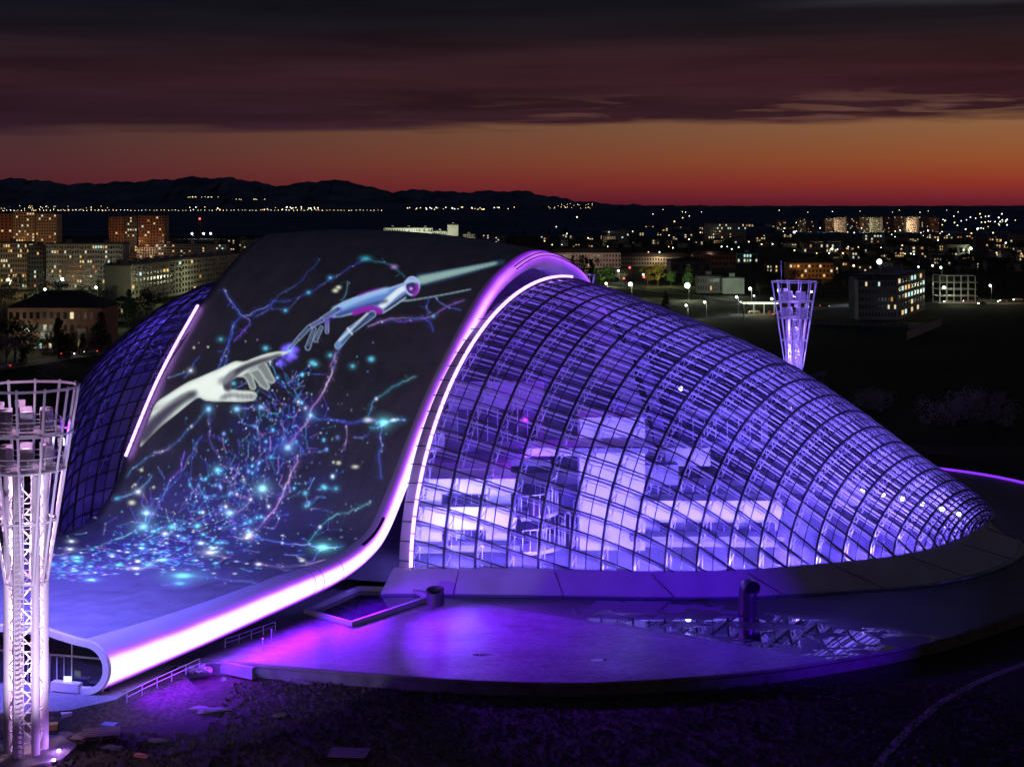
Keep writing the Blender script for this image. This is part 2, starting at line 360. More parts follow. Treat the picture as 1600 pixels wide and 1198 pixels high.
# terrace paving before the entrance and the sloping bank beside it
pave = mat('paving', (.22, .22, .23), .7, noise=.25, nscale=1.4, bump=.3)
tp = [WZ(180, 1092), WZ(112, 1108), WZ(60, 1112), WZ(-200, 1118), WZ(-420, 1060), Vector((-97, 172, 0)), Vector((-64, 177.5, 0)), Vector((-44, 170.5, 0)), Vector((-36.6, 167.4, 0))]
tp = [Vector((p.x, p.y, -.02)) for p in tp]
tt = MB(); tt.add(tp + [Vector((p.x, p.y, G0 - .1)) for p in tp], [tuple(range(9))] + [(i, i + 9, (i + 1) % 9 + 9, (i + 1) % 9) for i in range(9)])
tag(tt.build('terrace', pave), kind='structure')
bank = MB(); a = [tp[8], tp[0], tp[1], tp[2], tp[3]]; offs = [Vector((5, -7, 0)), Vector((6, -2, 0)), Vector((2, -2.4, 0)), Vector((0, -2.4, 0)), Vector((0, -2.6, 0))]
bank.grid([[p + Vector((0, 0, -.02)) for p in a], [p + o * .5 + Vector((0, 0, -.9)) for p, o in zip(a, offs)], [p + o + Vector((0, 0, G0 + .02 - p.z)) for p, o in zip(a, offs)]])
grassm = mat('rough_grass', (.05, .045, .03), .95, noise=.6, nscale=2.2, bump=1.0, spec=.1)
tag(bank.build('grass_bank', grassm), kind='structure')
# curved footpath at lower right
pc = spline([WZ(1345, 1240, G0), WZ(1385, 1178, G0), WZ(1430, 1130, G0), WZ(1490, 1085, G0), WZ(1560, 1052, G0), WZ(1640, 1026, G0), WZ(1760, 1000, G0)], 8)
rows = []
for i, p in enumerate(pc):
    tg = (pc[min(i + 1, len(pc) - 1)] - pc[max(i - 1, 0)]).normalized(); nn = Vector((-tg.y, tg.x, 0)); rows.append([p - nn * .45 + Vector((0, 0, .03)), p + nn * .45 + Vector((0, 0, .03))])
tag(MB().grid(rows).build('path', mat('path_stone', (.15, .13, .14), .85, noise=.2, nscale=1.5)), kind='structure')

# rough grass of the near lawns: one mass of tufts
rg = random.Random(8); gm = MB()
for _ in range(15000):
    y = rg.uniform(134, 166); x = rg.uniform(-44, 52)
    if y > 150 and x < -30: continue
    if (x - 6) ** 2 / 52 ** 2 + (y - 235) ** 2 / 74.5 ** 2 < 1.0: continue
    h_ = rg.uniform(.10, .38); a_ = rg.uniform(0, 3.14); dx, dy = math.cos(a_) * .07, math.sin(a_) * .07; lx, ly = rg.uniform(-.15, .15), rg.uniform(-.15, .15)
    for k in (-1, 0, 1): gm.add([(x + k * dy * 2 - dx, y + k * dx * 2 - dy, G0), (x + k * dy * 2 + dx, y + k * dx * 2 + dy, G0), (x + lx * (1 + k) + k * .1, y + ly, G0 + h_)], [(0, 1, 2)])
tag(gm.build('grass', mat('grass_blade', (.06, .055, .035), .8, noise=.5, nscale=.5)), 'rough dry grass on the dark lawns below the plaza wall', 'grass', kind='stuff')
# ================================================================== THE DOME BUILDING
D = Vector((.51, .86, 0))                       # every rib stands in a vertical plane with this direction
# survey table of the glass shell: front foot x, y, half width, ridge height (foot at z=3)
GT = [(-73, 248, .6, 3.2), (-73.2, 239, 12, 21.5), (-70.6, 230.5, 21.5, 29), (-66.5, 223.5, 28.3, 34.6), (-62.5, 218.5, 32, 37.8), (-57.5, 214.5, 34, 39.2), (-50, 210, 36.2, 39.8), (-40, 206.5, 37.5, 40.6), (-27, 202.5, 38.8, 40.6),
      (-13.8, 199.2, 39.2, 39.2), (0, 199.3, 38.2, 34.9), (16.5, 197.6, 38.1, 27.8), (28.9, 198.2, 35.0, 21.0), (42.1, 202, 29.0, 13.4), (53.6, 207.4, 21.8, 7.9), (62.4, 215.7, 12.0, 5.0), (69.3, 225.6, .5, 3.2)]
cum = [0.0]
for a, b in zip(GT, GT[1:]): cum.append(cum[-1] + math.hypot(b[0] - a[0], b[1] - a[1]))
GTAB = [[(cum[i], GT[i][k]) for i in range(len(GT))] for k in range(4)]
SRIGHT = cum[9] + .9; SEND = cum[-1]; SLEFT = cum[5] + 4.0
def sec(s): return [catmull(t_, s) for t_ in GTAB]
EXP = .53
BF = [(0, 1), (cum[9], 1), (cum[10], .96), (cum[11], .86), (cum[12], .78), (cum[13], .74), (SEND, .74)]   # the back flank is steeper towards the tip
def gpoint(s, th, o=0.0):                       # th 0 = ridge, 1 = front foot, -1 = back foot ; o = inset in metres
    fx, fy, w_, zr = sec(s); c = Vector((fx, fy, 3)) + D * w_
    wi, hi = max(.02, w_ - o), max(.02, zr - 3 - o)
    un = math.sin(th * math.pi / 2)
    z = 3 + hi * (max(0, 1 - un * un)) ** EXP
    if un < 0: wi *= interp(BF, s)
    return c - D * (wi * un) + Vector((0, 0, z - 3))
_arc = {}
def arc(s):
    k = round(s, 3)
    if k not in _arc:
        ths = np.linspace(0, 1, 61) ** .8; pts = [gpoint(s, t_) for t_ in ths]
        l = [0.0]
        for a, b in zip(pts, pts[1:]): l.append(l[-1] + (b - a).length)
        _arc[k] = (ths, np.array(l))
    return _arc[k]
def at_len(s, a, o=0.0):                        # a = signed distance from the ridge, positive to the front
    ths, l = arc(s); th = float(np.interp(abs(a), l, ths)); return gpoint(s, math.copysign(th, a), o)
STEP = 2.5                                     # pane height
bld = empty('domed_building', (0, 235, 0))
tag(bld, 'huge violet lit glass dome with a dark ribbon roof swept over it', 'building')
def place(o, parent=bld):                        # parts are modelled in world coordinates
    o.parent = parent; o.matrix_parent_inverse = Matrix.Translation(-Vector((0, 235, 0))) if parent is bld else Matrix.Identity(4); return o
darkm = mat('dark_mullion', (.030, .028, .042), .45)
whitem = mat('white_steel', (.72, .70, .76), .4)
def skylight_material(name='dome_glass', glow=.7):
    m = bpy.data.materials.new(name); m.use_nodes = True; T = m.node_tree; T.nodes.clear(); lk = T.links.new
    out = T.nodes.new('ShaderNodeOutputMaterial'); tr = T.nodes.new('ShaderNodeBsdfTransparent'); gl = T.nodes.new('ShaderNodeBsdfGlossy')
    d1 = T.nodes.new('ShaderNodeBsdfDiffuse'); d1.inputs[0].default_value = (.34, .32, .46, 1); d2 = T.nodes.new('ShaderNodeBsdfTranslucent'); d2.inputs[0].default_value = (.42, .34, .80, 1); df = T.nodes.new('ShaderNodeMixShader'); df.inputs[0].default_value = glow; lk(d1.outputs[0], df.inputs[1]); lk(d2.outputs[0], df.inputs[2])
    gl.inputs['Roughness'].default_value = .06; gl.inputs[0].default_value = (.9, .9, 1, 1); tr.inputs[0].default_value = (.80, .80, .86, 1)
    fr = T.nodes.new('ShaderNodeFresnel'); fr.inputs[0].default_value = 1.45
    at = T.nodes.new('ShaderNodeAttribute'); at.attribute_name = 'pane'
    m0 = T.nodes.new('ShaderNodeMixShader'); m1 = T.nodes.new('ShaderNodeMixShader')
    lk(at.outputs['Fac'], m0.inputs[0]); lk(tr.outputs[0], m0.inputs[1]); lk(df.outputs[0], m0.inputs[2])
    ge = T.nodes.new('ShaderNodeNewGeometry'); io = T.nodes.new('ShaderNodeMath'); io.operation = 'MULTIPLY_ADD'; lk(ge.outputs['Backfacing'], io.inputs[0]); io.inputs[1].default_value = 1 / 1.45 - 1.45; io.inputs[2].default_value = 1.45; lk(io.outputs[0], fr.inputs[0])
    lk(fr.outputs[0], m1.inputs[0]); lk(m0.outputs[0], m1.inputs[1]); lk(gl.outputs[0], m1.inputs[2]); lk(m1.outputs[0], out.inputs[0]); return m
glassm = skylight_material(); glassl = skylight_material('pale_glass', .12)  # left panes mix mostly grey diffuse, little translucent tint
def build_skin(s0, s1, left):
    mb = MB(); vals = []; rnd = random.Random(11 if left else 5)
    ns_ = max(2, int(round((s1 - s0) / 2.05))); ss = [s0 + (s1 - s0) * i / ns_ for i in range(ns_ + 1)]
    for i in range(ns_):
        a, b = ss[i], ss[i + 1]; la, lb = arc(a)[1][-1], arc(b)[1][-1]; K = int(max(la, lb) / STEP) + 1
        for sg in (1, -1):
            for k in range(K):
                q0, q1 = k * STEP, (k + 1) * STEP
                if q0 >= min(la, lb) + STEP: continue
                vs = [at_len(a, sg * min(q0, la)), at_len(b, sg * min(q0, lb)), at_len(b, sg * min(q1, lb)), at_len(a, sg * min(q1, la))]
                if (vs[0] - vs[3]).length < .02 and (vs[1] - vs[2]).length < .02: continue
                mb.add(vs, [(0, 1, 2, 3) if sg > 0 else (3, 2, 1, 0)])
                f = (rnd.uniform(.04, .11) + (.14 if rnd.random() < .05 else 0)) if not left else rnd.uniform(.10, .30) + (.35 if (q0 > la * .52 and rnd.random() < .8 and sg > 0) else 0)
                vals += [f] * 4
    me = mb.mesh('glass_skin', glassl if left else glassm); at_ = me.attributes.new('pane', 'FLOAT', 'POINT'); at_.data.foreach_set('value', vals)
    o = bpy.data.objects.new('glass_skin', me); C.objects.link(o); place(o); return ss
def build_grid(s0, s1, left):
    ss = build_skin(s0, s1, left)
    for i, s in enumerate(ss):
        if i in (0, len(ss) - 1) and not (i == 0) == (not left): pass
        l = arc(s)[1][-1]
        if l < 2: continue
        prim = i % 2 == 0
        na = max(8, int(l / 2.15)); aa = [-l + 2 * l * k / (2 * na) for k in range(2 * na + 1)]
        rad = .12 if prim else .055
        ctr = gpoint(s, 0) ; ctr.z = 0
        o = place(MB().sweep([at_len(s, a, -rad * .8) for a in aa], rad, 4, up=Vector((D.y, -D.x, 0))).build('rib' if prim else 'glazing_bar', darkm))
        if prim and l > 7 and (not left or i % 4 == 0):
            tb = MB(); io = 1.6
            nk = int(l / STEP)
            for sg in (1, -1):
                for k in range(nk if sg > 0 else 3):
                    a0, a1 = sg * k * STEP, sg * min((k + 1) * STEP, l); am = (a0 + a1) / 2
                    A, B, I = at_len(s, a0, .35), at_len(s, a1, .35), at_len(s, am, io)
                    tb.bar(A, I, .042); tb.bar(B, I, .042)
            r = .055
            tb.sweep([at_len(s, a, io) for a in aa if a > -8], r, 4, up=Vector((D.y, -D.x, 0)))
            tb.sweep([at_len(s, a, .4) for a in aa if a > -8], r, 4, up=Vector((D.y, -D.x, 0)))
            t_ = tb.build('truss', whitem, o)
            t_.matrix_parent_inverse = Matrix.Identity(4)
            # lateral legs of the lattice towards the neighbouring rib line
            if False:
                xb = MB(); s2 = s + (ss[i + 1] - s) * .42
                for sg in (1,):
                    for k in range(nk):
                        a0 = sg * (k + .5) * STEP
                        if abs(a0) > arc(s2)[1][-1]: continue
                        xb.bar(at_len(s, a0, io), at_len(s2, sg * k * STEP, .35), .05); xb.bar(at_len(s, a0, io), at_len(s2, sg * min((k + 1) * STEP, arc(s2)[1][-1]), .35), .045)
                xb.build('bracing', whitem, o)
    # purlins at constant distance from the ridge, cut off by the base
    L_ = max(arc(s)[1][-1] for s in ss); K = int(L_ / STEP)
    for sg in (1, -1):
        for k in range(K + 1):
            if sg < 0 and k == 0: continue
            a = k * STEP
            fine = [s0 + (s1 - s0) * i / (len(ss) * 2) for i in range(len(ss) * 2 + 1)]
            ok = [s for s in fine if arc(s)[1][-1] > a]
            if len(ok) < 2: continue
            for end, nxt in ((0, -1), (-1, 1)):          # run on to the exact foot
                i0 = fine.index(ok[end]) + nxt
                if 0 <= i0 < len(fine):
                    lo, hi = ok[end], fine[i0]
                    for _ in range(8):
                        mid = (lo + hi) / 2
                        if arc(mid)[1][-1] > a: lo = mid
                        else: hi = mid
                    ok = [lo] + ok if end == 0 else ok + [lo]
            out = [at_len(s, sg * a, -.06) for s in ok]; inn = [at_len(s, sg * (a + .40), .40) for s in ok]; in2 = [at_len(s, sg * (a + .85), .95) for s in ok]
            o = place(MB().sweep(out, .085, 4).build('mullion', darkm))
            MB().sweep(inn, .035 if sg < 0 else (.10 if left else .12), 4).build('purlin', whitem, o)
            if not left and sg > 0: MB().sweep(in2, .05, 4).build('tie_tube', whitem, o)
build_grid(SRIGHT, SEND - .6, False)
build_grid(.6, SLEFT, True)
# concrete plinth wall under the glass
kerb_bot = [(-17, 197.8), (-13.8, 198.2), (0, 197.6), (16.5, 196.6), (28.9, 196.8), (42, 199.3), (53.6, 202.6), (62, 208), (69, 215.2), (74, 223.5), (75.6, 231)]
kb = spline([(x, y, 0) for x, y in kerb_bot], 6)
top_f = [Vector((*sec(s)[:2], 3)) for s in np.linspace(SRIGHT - 2.2, SEND, 60)]
def resample(pts, n):
    l = [0.0]
    for a, b in zip(pts, pts[1:]): l.append(l[-1] + (b - a).length)
    out = []
    for i in range(n):
        x = l[-1] * i / (n - 1); j = min(len(pts) - 2, max(0, int(np.searchsorted(l, x)) - 1)); f = (x - l[j]) / max(1e-6, l[j + 1] - l[j]); out.append(pts[j].lerp(pts[j + 1], f))
    return out
A = resample(kb, 70); B = resample(top_f, 70)
kerbm = mat('painted_concrete', (.50, .49, .50), .7, noise=.12, nscale=.35)
A2 = resample(spline([Vector((75.6, 231, 0)), Vector((73.5, 237, 0)), Vector((67, 241.5, 0)), Vector((57, 247, 0)), Vector((44, 254, 0))], 6), 26)
bk = [gpoint(s, -1) for s in np.linspace(SEND, cum[12], 40)]; B2 = resample([Vector((p.x, p.y, 3)) for p in bk], 26)
AA, BB = A + A2[1:], B + B2[1:]; rows = []
for i_, (a, b) in enumerate(zip(AA, BB)):
    o_ = (a - b); o_.z = 0; o_ = o_.normalized() if o_.length > .05 else Vector((0, -1, 0)); rows.append([b - o_ * .6, b - o_ * .6 + Vector((0, 0, .12)), b + o_ * .15 + Vector((0, 0, .12)), b + o_ * .45, a.lerp(b, .05) + o_ * .05, a + Vector((0, 0, -.05))])
mb = MB(); mb.grid([list(r_) for r_ in zip(*rows)]); place(mb.build('base_wall', kerbm, smooth=False))
backf = [gpoint(s, -1) for s in np.linspace(.5, cum[12], 60)]; frontl = [gpoint(s, 1) for s in np.linspace(.5, SLEFT + 6, 26)]
for pts in (backf, list(reversed(frontl))):
    mb = MB(); mb.grid([[Vector((p.x, p.y, 3.1)) for p in pts], [Vector((p.x, p.y, 3.1)) + (p - Vector((0, 235, 3))).normalized() * .5 for p in pts], [Vector((p.x, p.y, 0)) + (p - Vector((0, 235, 3))).normalized() * 1.2 for p in pts]])
    place(mb.build('base_wall', kerbm))
# joints in the base wall
for i in range(6, 70, 9): place(MB().bar(A[i] + Vector((0, -.02, .05)), A[i].lerp(B[i], .93) + Vector((0, -.42, 0)), .035).build('wall_joint', darkm))
# dark blue drain channel at the foot of the wall
place(MB().sweep([p + Vector((0, -.9, .07)) for p in kb], .45, 4, r2=.07).build('drain_channel', mat('channel_liner', (.05, .07, .16), .25)))

# ------------------------------------------------------------------ the ribbon roof
LQ0 = Vector((-41.5, 157.0, 0)); DW = Vector((-41.0, 11.0, 0)); DWn = DW.normalized(); EN = -DWn
ZQ = [(0, 2.75), (12.8, 3.2), (29.3, 4.2), (38, 4.8), (43.5, 6.0), (47.5, 8.1), (51.7, 13.2), (56.2, 19.4), (60.8, 24.9), (67.3, 31.4), (74.2, 37.3), (81.4, 40.7), (88, 42), (95, 41), (102.4, 38.0), (110, 31.5), (118, 22.5), (125, 12), (130, 3), (132, 0)]
RQ = [(0, 2.75), (12.8, 2.3), (29.3, 1.95), (40.6, 1.55), (48, 1.25), (132, 1.25)]
def sm(x, a, b): x = min(1, max(0, (x - a) / (b - a))); return x * x * (3 - 2 * x)
SHIFT = [(0, 2.3), (12, 1.7), (30, .9), (46, .2), (56, 0), (132, 0)]
def edge_pt(q): p = LQ0 + D * q - EN * interp(SHIFT, q); return Vector((p.x, p.y, catmull(ZQ, q)))
def qnorm(q):
    tg = edge_pt(min(132, q + .4)) - edge_pt(max(0, q - .4)); sl = tg.z / max(.05, math.hypot(tg.x, tg.y)); ln = math.hypot(1, sl)
    return Vector((-D.x * sl / ln, -D.y * sl / ln, 1 / ln))
NARROW = [(0, 0), (25, 0), (33, 1.6), (40, 2.9), (47.5, 3.6), (52, 3.6), (61, 2.3), (67, 1.5), (75, .5), (84, 0), (132, 0)]   # the left edge draws in where it meets the glass
def extra(q, r):                                # camber of the roof skin; r may be an array
    r = np.asarray(r, float); c = np.clip(r / (.10 + .10 * q / 40), 0, 1)
    return 2.4 * sm(q, 72, 88) * r + 1.6 * sm(q, 55, 85) * 4 * r * (1 - r) + .85 * (1 - sm(q, 24, 44)) * (c - .12 * np.sin(np.pi * c))
def ribbon(q, r, off=0.0):                      # r 0 at the right edge .. 1 at the left edge
    n_ = qnorm(q); rr = interp(RQ, q); k = 1 - catmull(NARROW, q) / 42.4
    return edge_pt(q) + DW * (r * k) + n_ * (rr + off) + Vector((0, 0, float(extra(q, r))))
def edge_ring(q, ang, off=0.0):                 # rolled edge: angle 90 = top, 0 = outwards, -90 = bottom
    n_ = qnorm(q); rr = interp(RQ, q) + off; a = R(ang); return edge_pt(q) + EN * (math.cos(a) * rr) + n_ * (math.sin(a) * rr)
roofm = mat('ribbon_render', (.27, .27, .29), .55, noise=.10, nscale=.06, spec=.35)
T = roofm.node_tree; bs = T.nodes['Principled BSDF']; at_ = T.nodes.new('ShaderNodeAttribute'); at_.attribute_name = 'seam_uv'
bk = T.nodes.new('ShaderNodeTexBrick'); bk.inputs['Scale'].default_value = 1; bk.inputs['Brick Width'].default_value = 6.0; bk.inputs['Row Height'].default_value = 2.1; bk.inputs['Mortar Size'].default_value = .05; bk.inputs['Mortar Smooth'].default_value = .3; bk.inputs['Color1'].default_value = (.275, .275, .29, 1); bk.inputs['Color2'].default_value = (.255, .255, .27, 1); bk.inputs['Mortar'].default_value = (.21, .21, .22, 1)
T.links.new(at_.outputs['Vector'], bk.inputs['Vector']); nz_ = T.nodes.new('ShaderNodeTexNoise'); nz_.inputs['Scale'].default_value = .35; nz_.inputs['Detail'].default_value = 8; T.links.new(at_.outputs['Vector'], nz_.inputs[0])
mx = T.nodes.new('ShaderNodeMix'); mx.data_type = 'RGBA'; mx.blend_type = 'OVERLAY'; mx.inputs[0].default_value = .5; T.links.new(bk.outputs[0], mx.inputs[6]); T.links.new(nz_.outputs[0], mx.inputs[7]); T.links.new(mx.outputs[2], bs.inputs['Base Color'])
edgem = mat('edge_render', (.55, .53, .58), .5)
qs = list(np.linspace(0, 44, 45)) + list(np.linspace(44.6, 132, 146))
rs = list(np.linspace(0, .24, 22)) + list(np.linspace(.27, 1, 26))
mb = MB(); mb.grid([[ribbon(q, r) for r in rs] for q in qs])
me = mb.mesh('ribbon_roof', roofm, True); at_ = me.attributes.new('seam_uv', 'FLOAT_VECTOR', 'POINT'); at_.data.foreach_set('vector', [c for q in qs for r in rs for c in (q, r * 42, 0.0)])
o = bpy.data.objects.new('ribbon_roof', me); C.objects.link(o); rb = place(o); md = rb.modifiers.new('thick', 'SOLIDIFY'); md.thickness = .5; md.offset = 1
mb = MB(); mb.grid([[edge_ring(q, a) for a in list(np.linspace(90, -90, 25))] + [edge_ring(q, -90) - EN * k for k in (1.0, 2.2)] for q in qs])
eg = place(mb.build('rolled_edge', edgem, smooth=True)); md = eg.modifiers.new('thick', 'SOLIDIFY'); md.thickness = .35; md.offset = -1
# the left edge turns down towards the glass
mb = MB(); mb.grid([[ribbon(q, 1), ribbon(q, 1) + DWn * .5 - qnorm(q) * .3, ribbon(q, 1) + DWn * .7 - qnorm(q) * 1.2, ribbon(q, 1) + DWn * .5 - qnorm(q) * 4.5] for q in qs if q > 30])
place(mb.build('left_edge', roofm, smooth=True))
# end ring of the canopy (white C-shaped frame)
ringm = mat('white_render', (.78, .77, .82), .5)
def ring_outline(o_, i_):
    prof_o = [edge_ring(0, -90, o_) - EN * 3.2] + [edge_ring(0, a, o_) for a in np.linspace(-90, 90, 25)] + [ribbon(0, r, o_) for r in np.linspace(.03, 1, 14)]
    prof_i = [edge_ring(0, -90, i_) - EN * 3.2] + [edge_ring(0, a, i_) for a in np.linspace(-90, 90, 25)] + [ribbon(0, r, i_) for r in np.linspace(.03, 1, 14)]
    return prof_o, prof_i
po, pi = ring_outline(.04, -.62); F_ = -D * .25; Bk = D * .35
mb = MB(); mb.grid([[p + Bk for p in po], [p + F_ for p in po], [p + F_ for p in pi], [p + Bk for p in pi]])
o_, i_ = po[0], pi[0]; mb.add([o_ + F_, i_ + F_, i_ + Bk, o_ + Bk], [(0, 1, 2, 3)])
place(mb.build('canopy_fascia', ringm))
# entrance front: glazing, transom, doors
fd = -EN                                        # to the left along the front
base0 = LQ0 + D * 1.0 - EN * 2.3; framem = mat('pale_frame', (.55, .56, .58), .4); dglass = mat('dark_glass', (.02, .02, .03), .05, spec=.8)
def fp(d_, z): return base0 + fd * d_ + Vector((0, 0, z))
frn = bld
mb = MB(); mb.add([fp(-1.9, .1), fp(44, .1), fp(44, 4.9), fp(-.5, 4.9), fp(-1.9, 4.0)], [(0, 1, 2, 3, 4)]); place(mb.build('entrance_glazing', dglass))
for d_ in [-1.2, 2.4, 5.9, 9.4, 12.9, 16.4, 20, 24, 28, 32, 36, 40]:
    place(MB().bar(fp(d_, .0) - D * .08, fp(d_, 4.95) - D * .08, .05).build('window_frame', framem))
place(MB().bar(fp(-2.1, 3.45) - D * .1, fp(44, 3.45) - D * .1, .08).build('transom', framem))
for d_ in (3.2, 6.6, 13.6):
    dm = MB()
    for k in (0, 1):
        x0 = d_ + k * .85; dm.sweep([fp(x0, .05) - D * .2, fp(x0 + .8, .05) - D * .2, fp(x0 + .8, 3.3) - D * .2, fp(x0, 3.3) - D * .2], .04, 4, up=D, closed=True)
    place(dm.build('door', framem))
litm = mat('lobby_lamp', (.1, .1, .1), emit=(.75, .8, 1), estr=1.5)
place(MB().box(tuple(fp(2.1, 1.35) - D * 1.0), (.8, .1, .55)).build('info_screen', litm))
place(MB().box(tuple(fp(2.3, .55) - D * .9), (3.2, .9, .9), math.atan2(fd.y, fd.x)).build('reception_bench', ringm))
# dark slot in the rolled edge near the ground turn
mb = MB(); mb.grid([[edge_ring(q, a, .10) for a in (62, 54, 46)] for q in np.linspace(43.6, 48.6, 12)]); place(mb.build('vent_slot', darkm, smooth=True))
# maintenance rails on the crown of the edge
for a_ in (20, 38):
    place(MB().sweep([edge_ring(q, a_, .35) for q in np.linspace(80, 100, 30)], .06, 4).build('crown_rail', darkm))
# expansion joints on the rolled edge
for q in (33.0, 34.6, 38.5):
    place(MB().sweep([edge_ring(q, a, .03) for a in np.linspace(88, -60, 18)], .04, 4, up=D).build('edge_joint', mat('joint_metal', (.3, .28, .34), .4)))
# LED light lines: along the first glass rib and on the left edge of the ribbon
ledp = mat('led_tube', (.3, .2, .4), .4, emit=(.62, .28, 1.0), estr=3.6)
pts = [at_len(SRIGHT, a, -.35) for a in np.linspace(arc(SRIGHT)[1][-1] - .3, -arc(SRIGHT)[1][-1] * .10, 90)]
for k in range(0, 87, 3):
    place(MB().sweep([pts[k], pts[k + 1], pts[k + 2], pts[k + 2].lerp(pts[k + 3], .75)], .17, 4, up=Vector((D.y, -D.x, 0))).build('led_tube', ledp))
# glazed gutter strip between rolled edge and the light line
gut = MB(); rows = []
for k, a in enumerate(np.linspace(arc(SRIGHT)[1][-1], -arc(SRIGHT)[1][-1] * .9, 70)):
    p = at_len(SRIGHT, a, .1); rows.append([p, p + EN * -1.9 + Vector((0, 0, -.35))])
gut.grid(rows); place(gut.build('edge_gutter', mat('gutter_panel', (.42, .40, .50), .35), smooth=True))
for k, a in enumerate(np.arange(arc(SRIGHT)[1][-1] - 1, -arc(SRIGHT)[1][-1] * .5, -STEP)):
    p = at_len(SRIGHT, a, -.1); place(MB().bar(p, p + EN * -1.9, .06).build('gutter_clip', darkm))
lp = [ribbon(q, 1) + DWn * .35 + qnorm(q) * .30 for q in np.linspace(52.8, 70.8, 44)]
for k in range(0, 42, 3):
    place(MB().sweep([lp[k], lp[k + 1], lp[k + 2], lp[k + 2].lerp(lp[k + 3], .8)], .15, 4).build('led_tube', ledp))
# lamp wash on the rolled edge painted as emission, brightest mid-band, violet at its borders
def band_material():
    m = bpy.data.materials.new('edge_wash_paint'); m.use_nodes = True; T = m.node_tree; b = T.nodes['Principled BSDF']; lk = T.links.new
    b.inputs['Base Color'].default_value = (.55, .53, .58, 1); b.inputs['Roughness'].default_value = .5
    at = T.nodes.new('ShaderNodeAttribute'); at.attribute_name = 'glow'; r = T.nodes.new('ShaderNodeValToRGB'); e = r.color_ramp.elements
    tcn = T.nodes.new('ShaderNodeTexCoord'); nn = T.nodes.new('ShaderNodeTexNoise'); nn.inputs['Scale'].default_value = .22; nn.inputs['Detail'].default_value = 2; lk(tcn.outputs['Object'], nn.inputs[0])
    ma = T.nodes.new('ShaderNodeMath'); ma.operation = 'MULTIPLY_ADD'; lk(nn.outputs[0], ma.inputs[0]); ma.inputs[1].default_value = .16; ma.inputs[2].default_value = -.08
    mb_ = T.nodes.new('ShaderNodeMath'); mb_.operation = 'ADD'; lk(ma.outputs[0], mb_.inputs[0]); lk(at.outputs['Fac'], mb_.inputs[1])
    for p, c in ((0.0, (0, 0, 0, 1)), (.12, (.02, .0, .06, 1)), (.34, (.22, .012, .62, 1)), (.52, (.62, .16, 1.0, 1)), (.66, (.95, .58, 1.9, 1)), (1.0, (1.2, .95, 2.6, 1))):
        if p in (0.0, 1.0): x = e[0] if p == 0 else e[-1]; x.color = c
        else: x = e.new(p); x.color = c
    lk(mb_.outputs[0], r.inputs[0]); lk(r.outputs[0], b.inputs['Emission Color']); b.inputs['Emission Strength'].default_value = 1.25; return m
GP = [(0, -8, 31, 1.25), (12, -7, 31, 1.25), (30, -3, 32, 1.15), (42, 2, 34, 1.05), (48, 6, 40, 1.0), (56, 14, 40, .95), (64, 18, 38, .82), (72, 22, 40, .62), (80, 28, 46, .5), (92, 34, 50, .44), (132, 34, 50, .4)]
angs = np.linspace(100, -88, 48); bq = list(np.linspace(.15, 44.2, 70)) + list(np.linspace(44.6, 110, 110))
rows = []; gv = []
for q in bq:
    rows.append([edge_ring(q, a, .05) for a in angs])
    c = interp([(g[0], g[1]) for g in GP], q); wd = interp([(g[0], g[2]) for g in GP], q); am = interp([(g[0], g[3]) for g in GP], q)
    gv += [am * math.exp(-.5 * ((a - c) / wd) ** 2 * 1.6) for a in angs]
mb = MB().grid(rows); me = mb.mesh('edge_wash_glow', band_material(), True); at_ = me.attributes.new('glow', 'FLOAT', 'POINT'); at_.data.foreach_set('value', gv)
o = bpy.data.objects.new('edge_wash_glow', me); C.objects.link(o); place(o)

# ------------------------------------------------------------------ rooms and balconies inside the hall
hallm = mat('hall_render', (.62, .61, .66), .6); slabm = mat('hall_slab', (.20, .19, .26), .55); winm = mat('hall_window', (.03, .025, .06), .1)
def hbox(name, x0, x1, y0, y1, Y, dep, m, parent=bld, rz=0.0):
    a, b = WY(x0, y0, Y), WY(x1, y1, Y); c = ((a.x + b.x) / 2, Y + dep / 2, (a.z + b.z) / 2)
    return place(MB().box(c, (abs(b.x - a.x), dep, abs(a.z - b.z)), rz).build(name, m), parent)
def hrow(x0, x1, y0, y1, Y, n):
    f = hbox('window_band', x0, x1, y0, y1, Y, .1, winm)
    for k in range(n + 1):
        x = x0 + (x1 - x0) * k / n; a, b = WY(x, y0, Y - .12), WY(x, y1, Y - .12); MB().bar(a, b, .07).build('window_post', hallm, f)
for a in ((662, 798, 732, 866, 217, 9, hallm), (640, 690, 760, 866, 216, 8, hallm), (906, 1008, 652, 868, 218, 8, hallm), (1000, 1060, 726, 760, 219, 8, slabm), (1000, 1216, 772, 868, 220, 7, mat('hall_wall_mid', (.42, .41, .47), .6)), (700, 850, 596, 700, 226, 10, slabm), (560, 700, 640, 730, 228, 8, slabm),
          (930, 990, 540, 598, 229, 2, slabm), (1040, 1110, 700, 728, 222, 6, hallm), (1310, 1352, 750, 790, 221, 5, slabm), (1060, 1200, 640, 700, 229, 6, slabm)): hbox('room', *a)
for a in ((655, 806, 792, 826, 214.6, 2.6, hallm), (655, 806, 748, 770, 214.8, 2.4, hallm), (640, 812, 852, 862, 213.5, 3.4, slabm), (1000, 1222, 782, 812, 216.6, 3, hallm), (985, 1225, 838, 846, 216, 3.6, slabm), (895, 1012, 700, 708, 216.5, 2, slabm), (820, 906, 700, 712, 219, 8, hallm), (690, 860, 718, 728, 222, 8, slabm)): hbox('floor_slab', *a)
for a in ((690, 760, 772, 790, 216.9, 6), (690, 760, 828, 850, 216.9, 6), (1030, 1212, 816, 836, 219.9, 9), (1010, 1120, 758, 772, 218.9, 6), (715, 840, 640, 690, 225.9, 8), (1065, 1190, 655, 690, 228.9, 7)): hrow(*a)
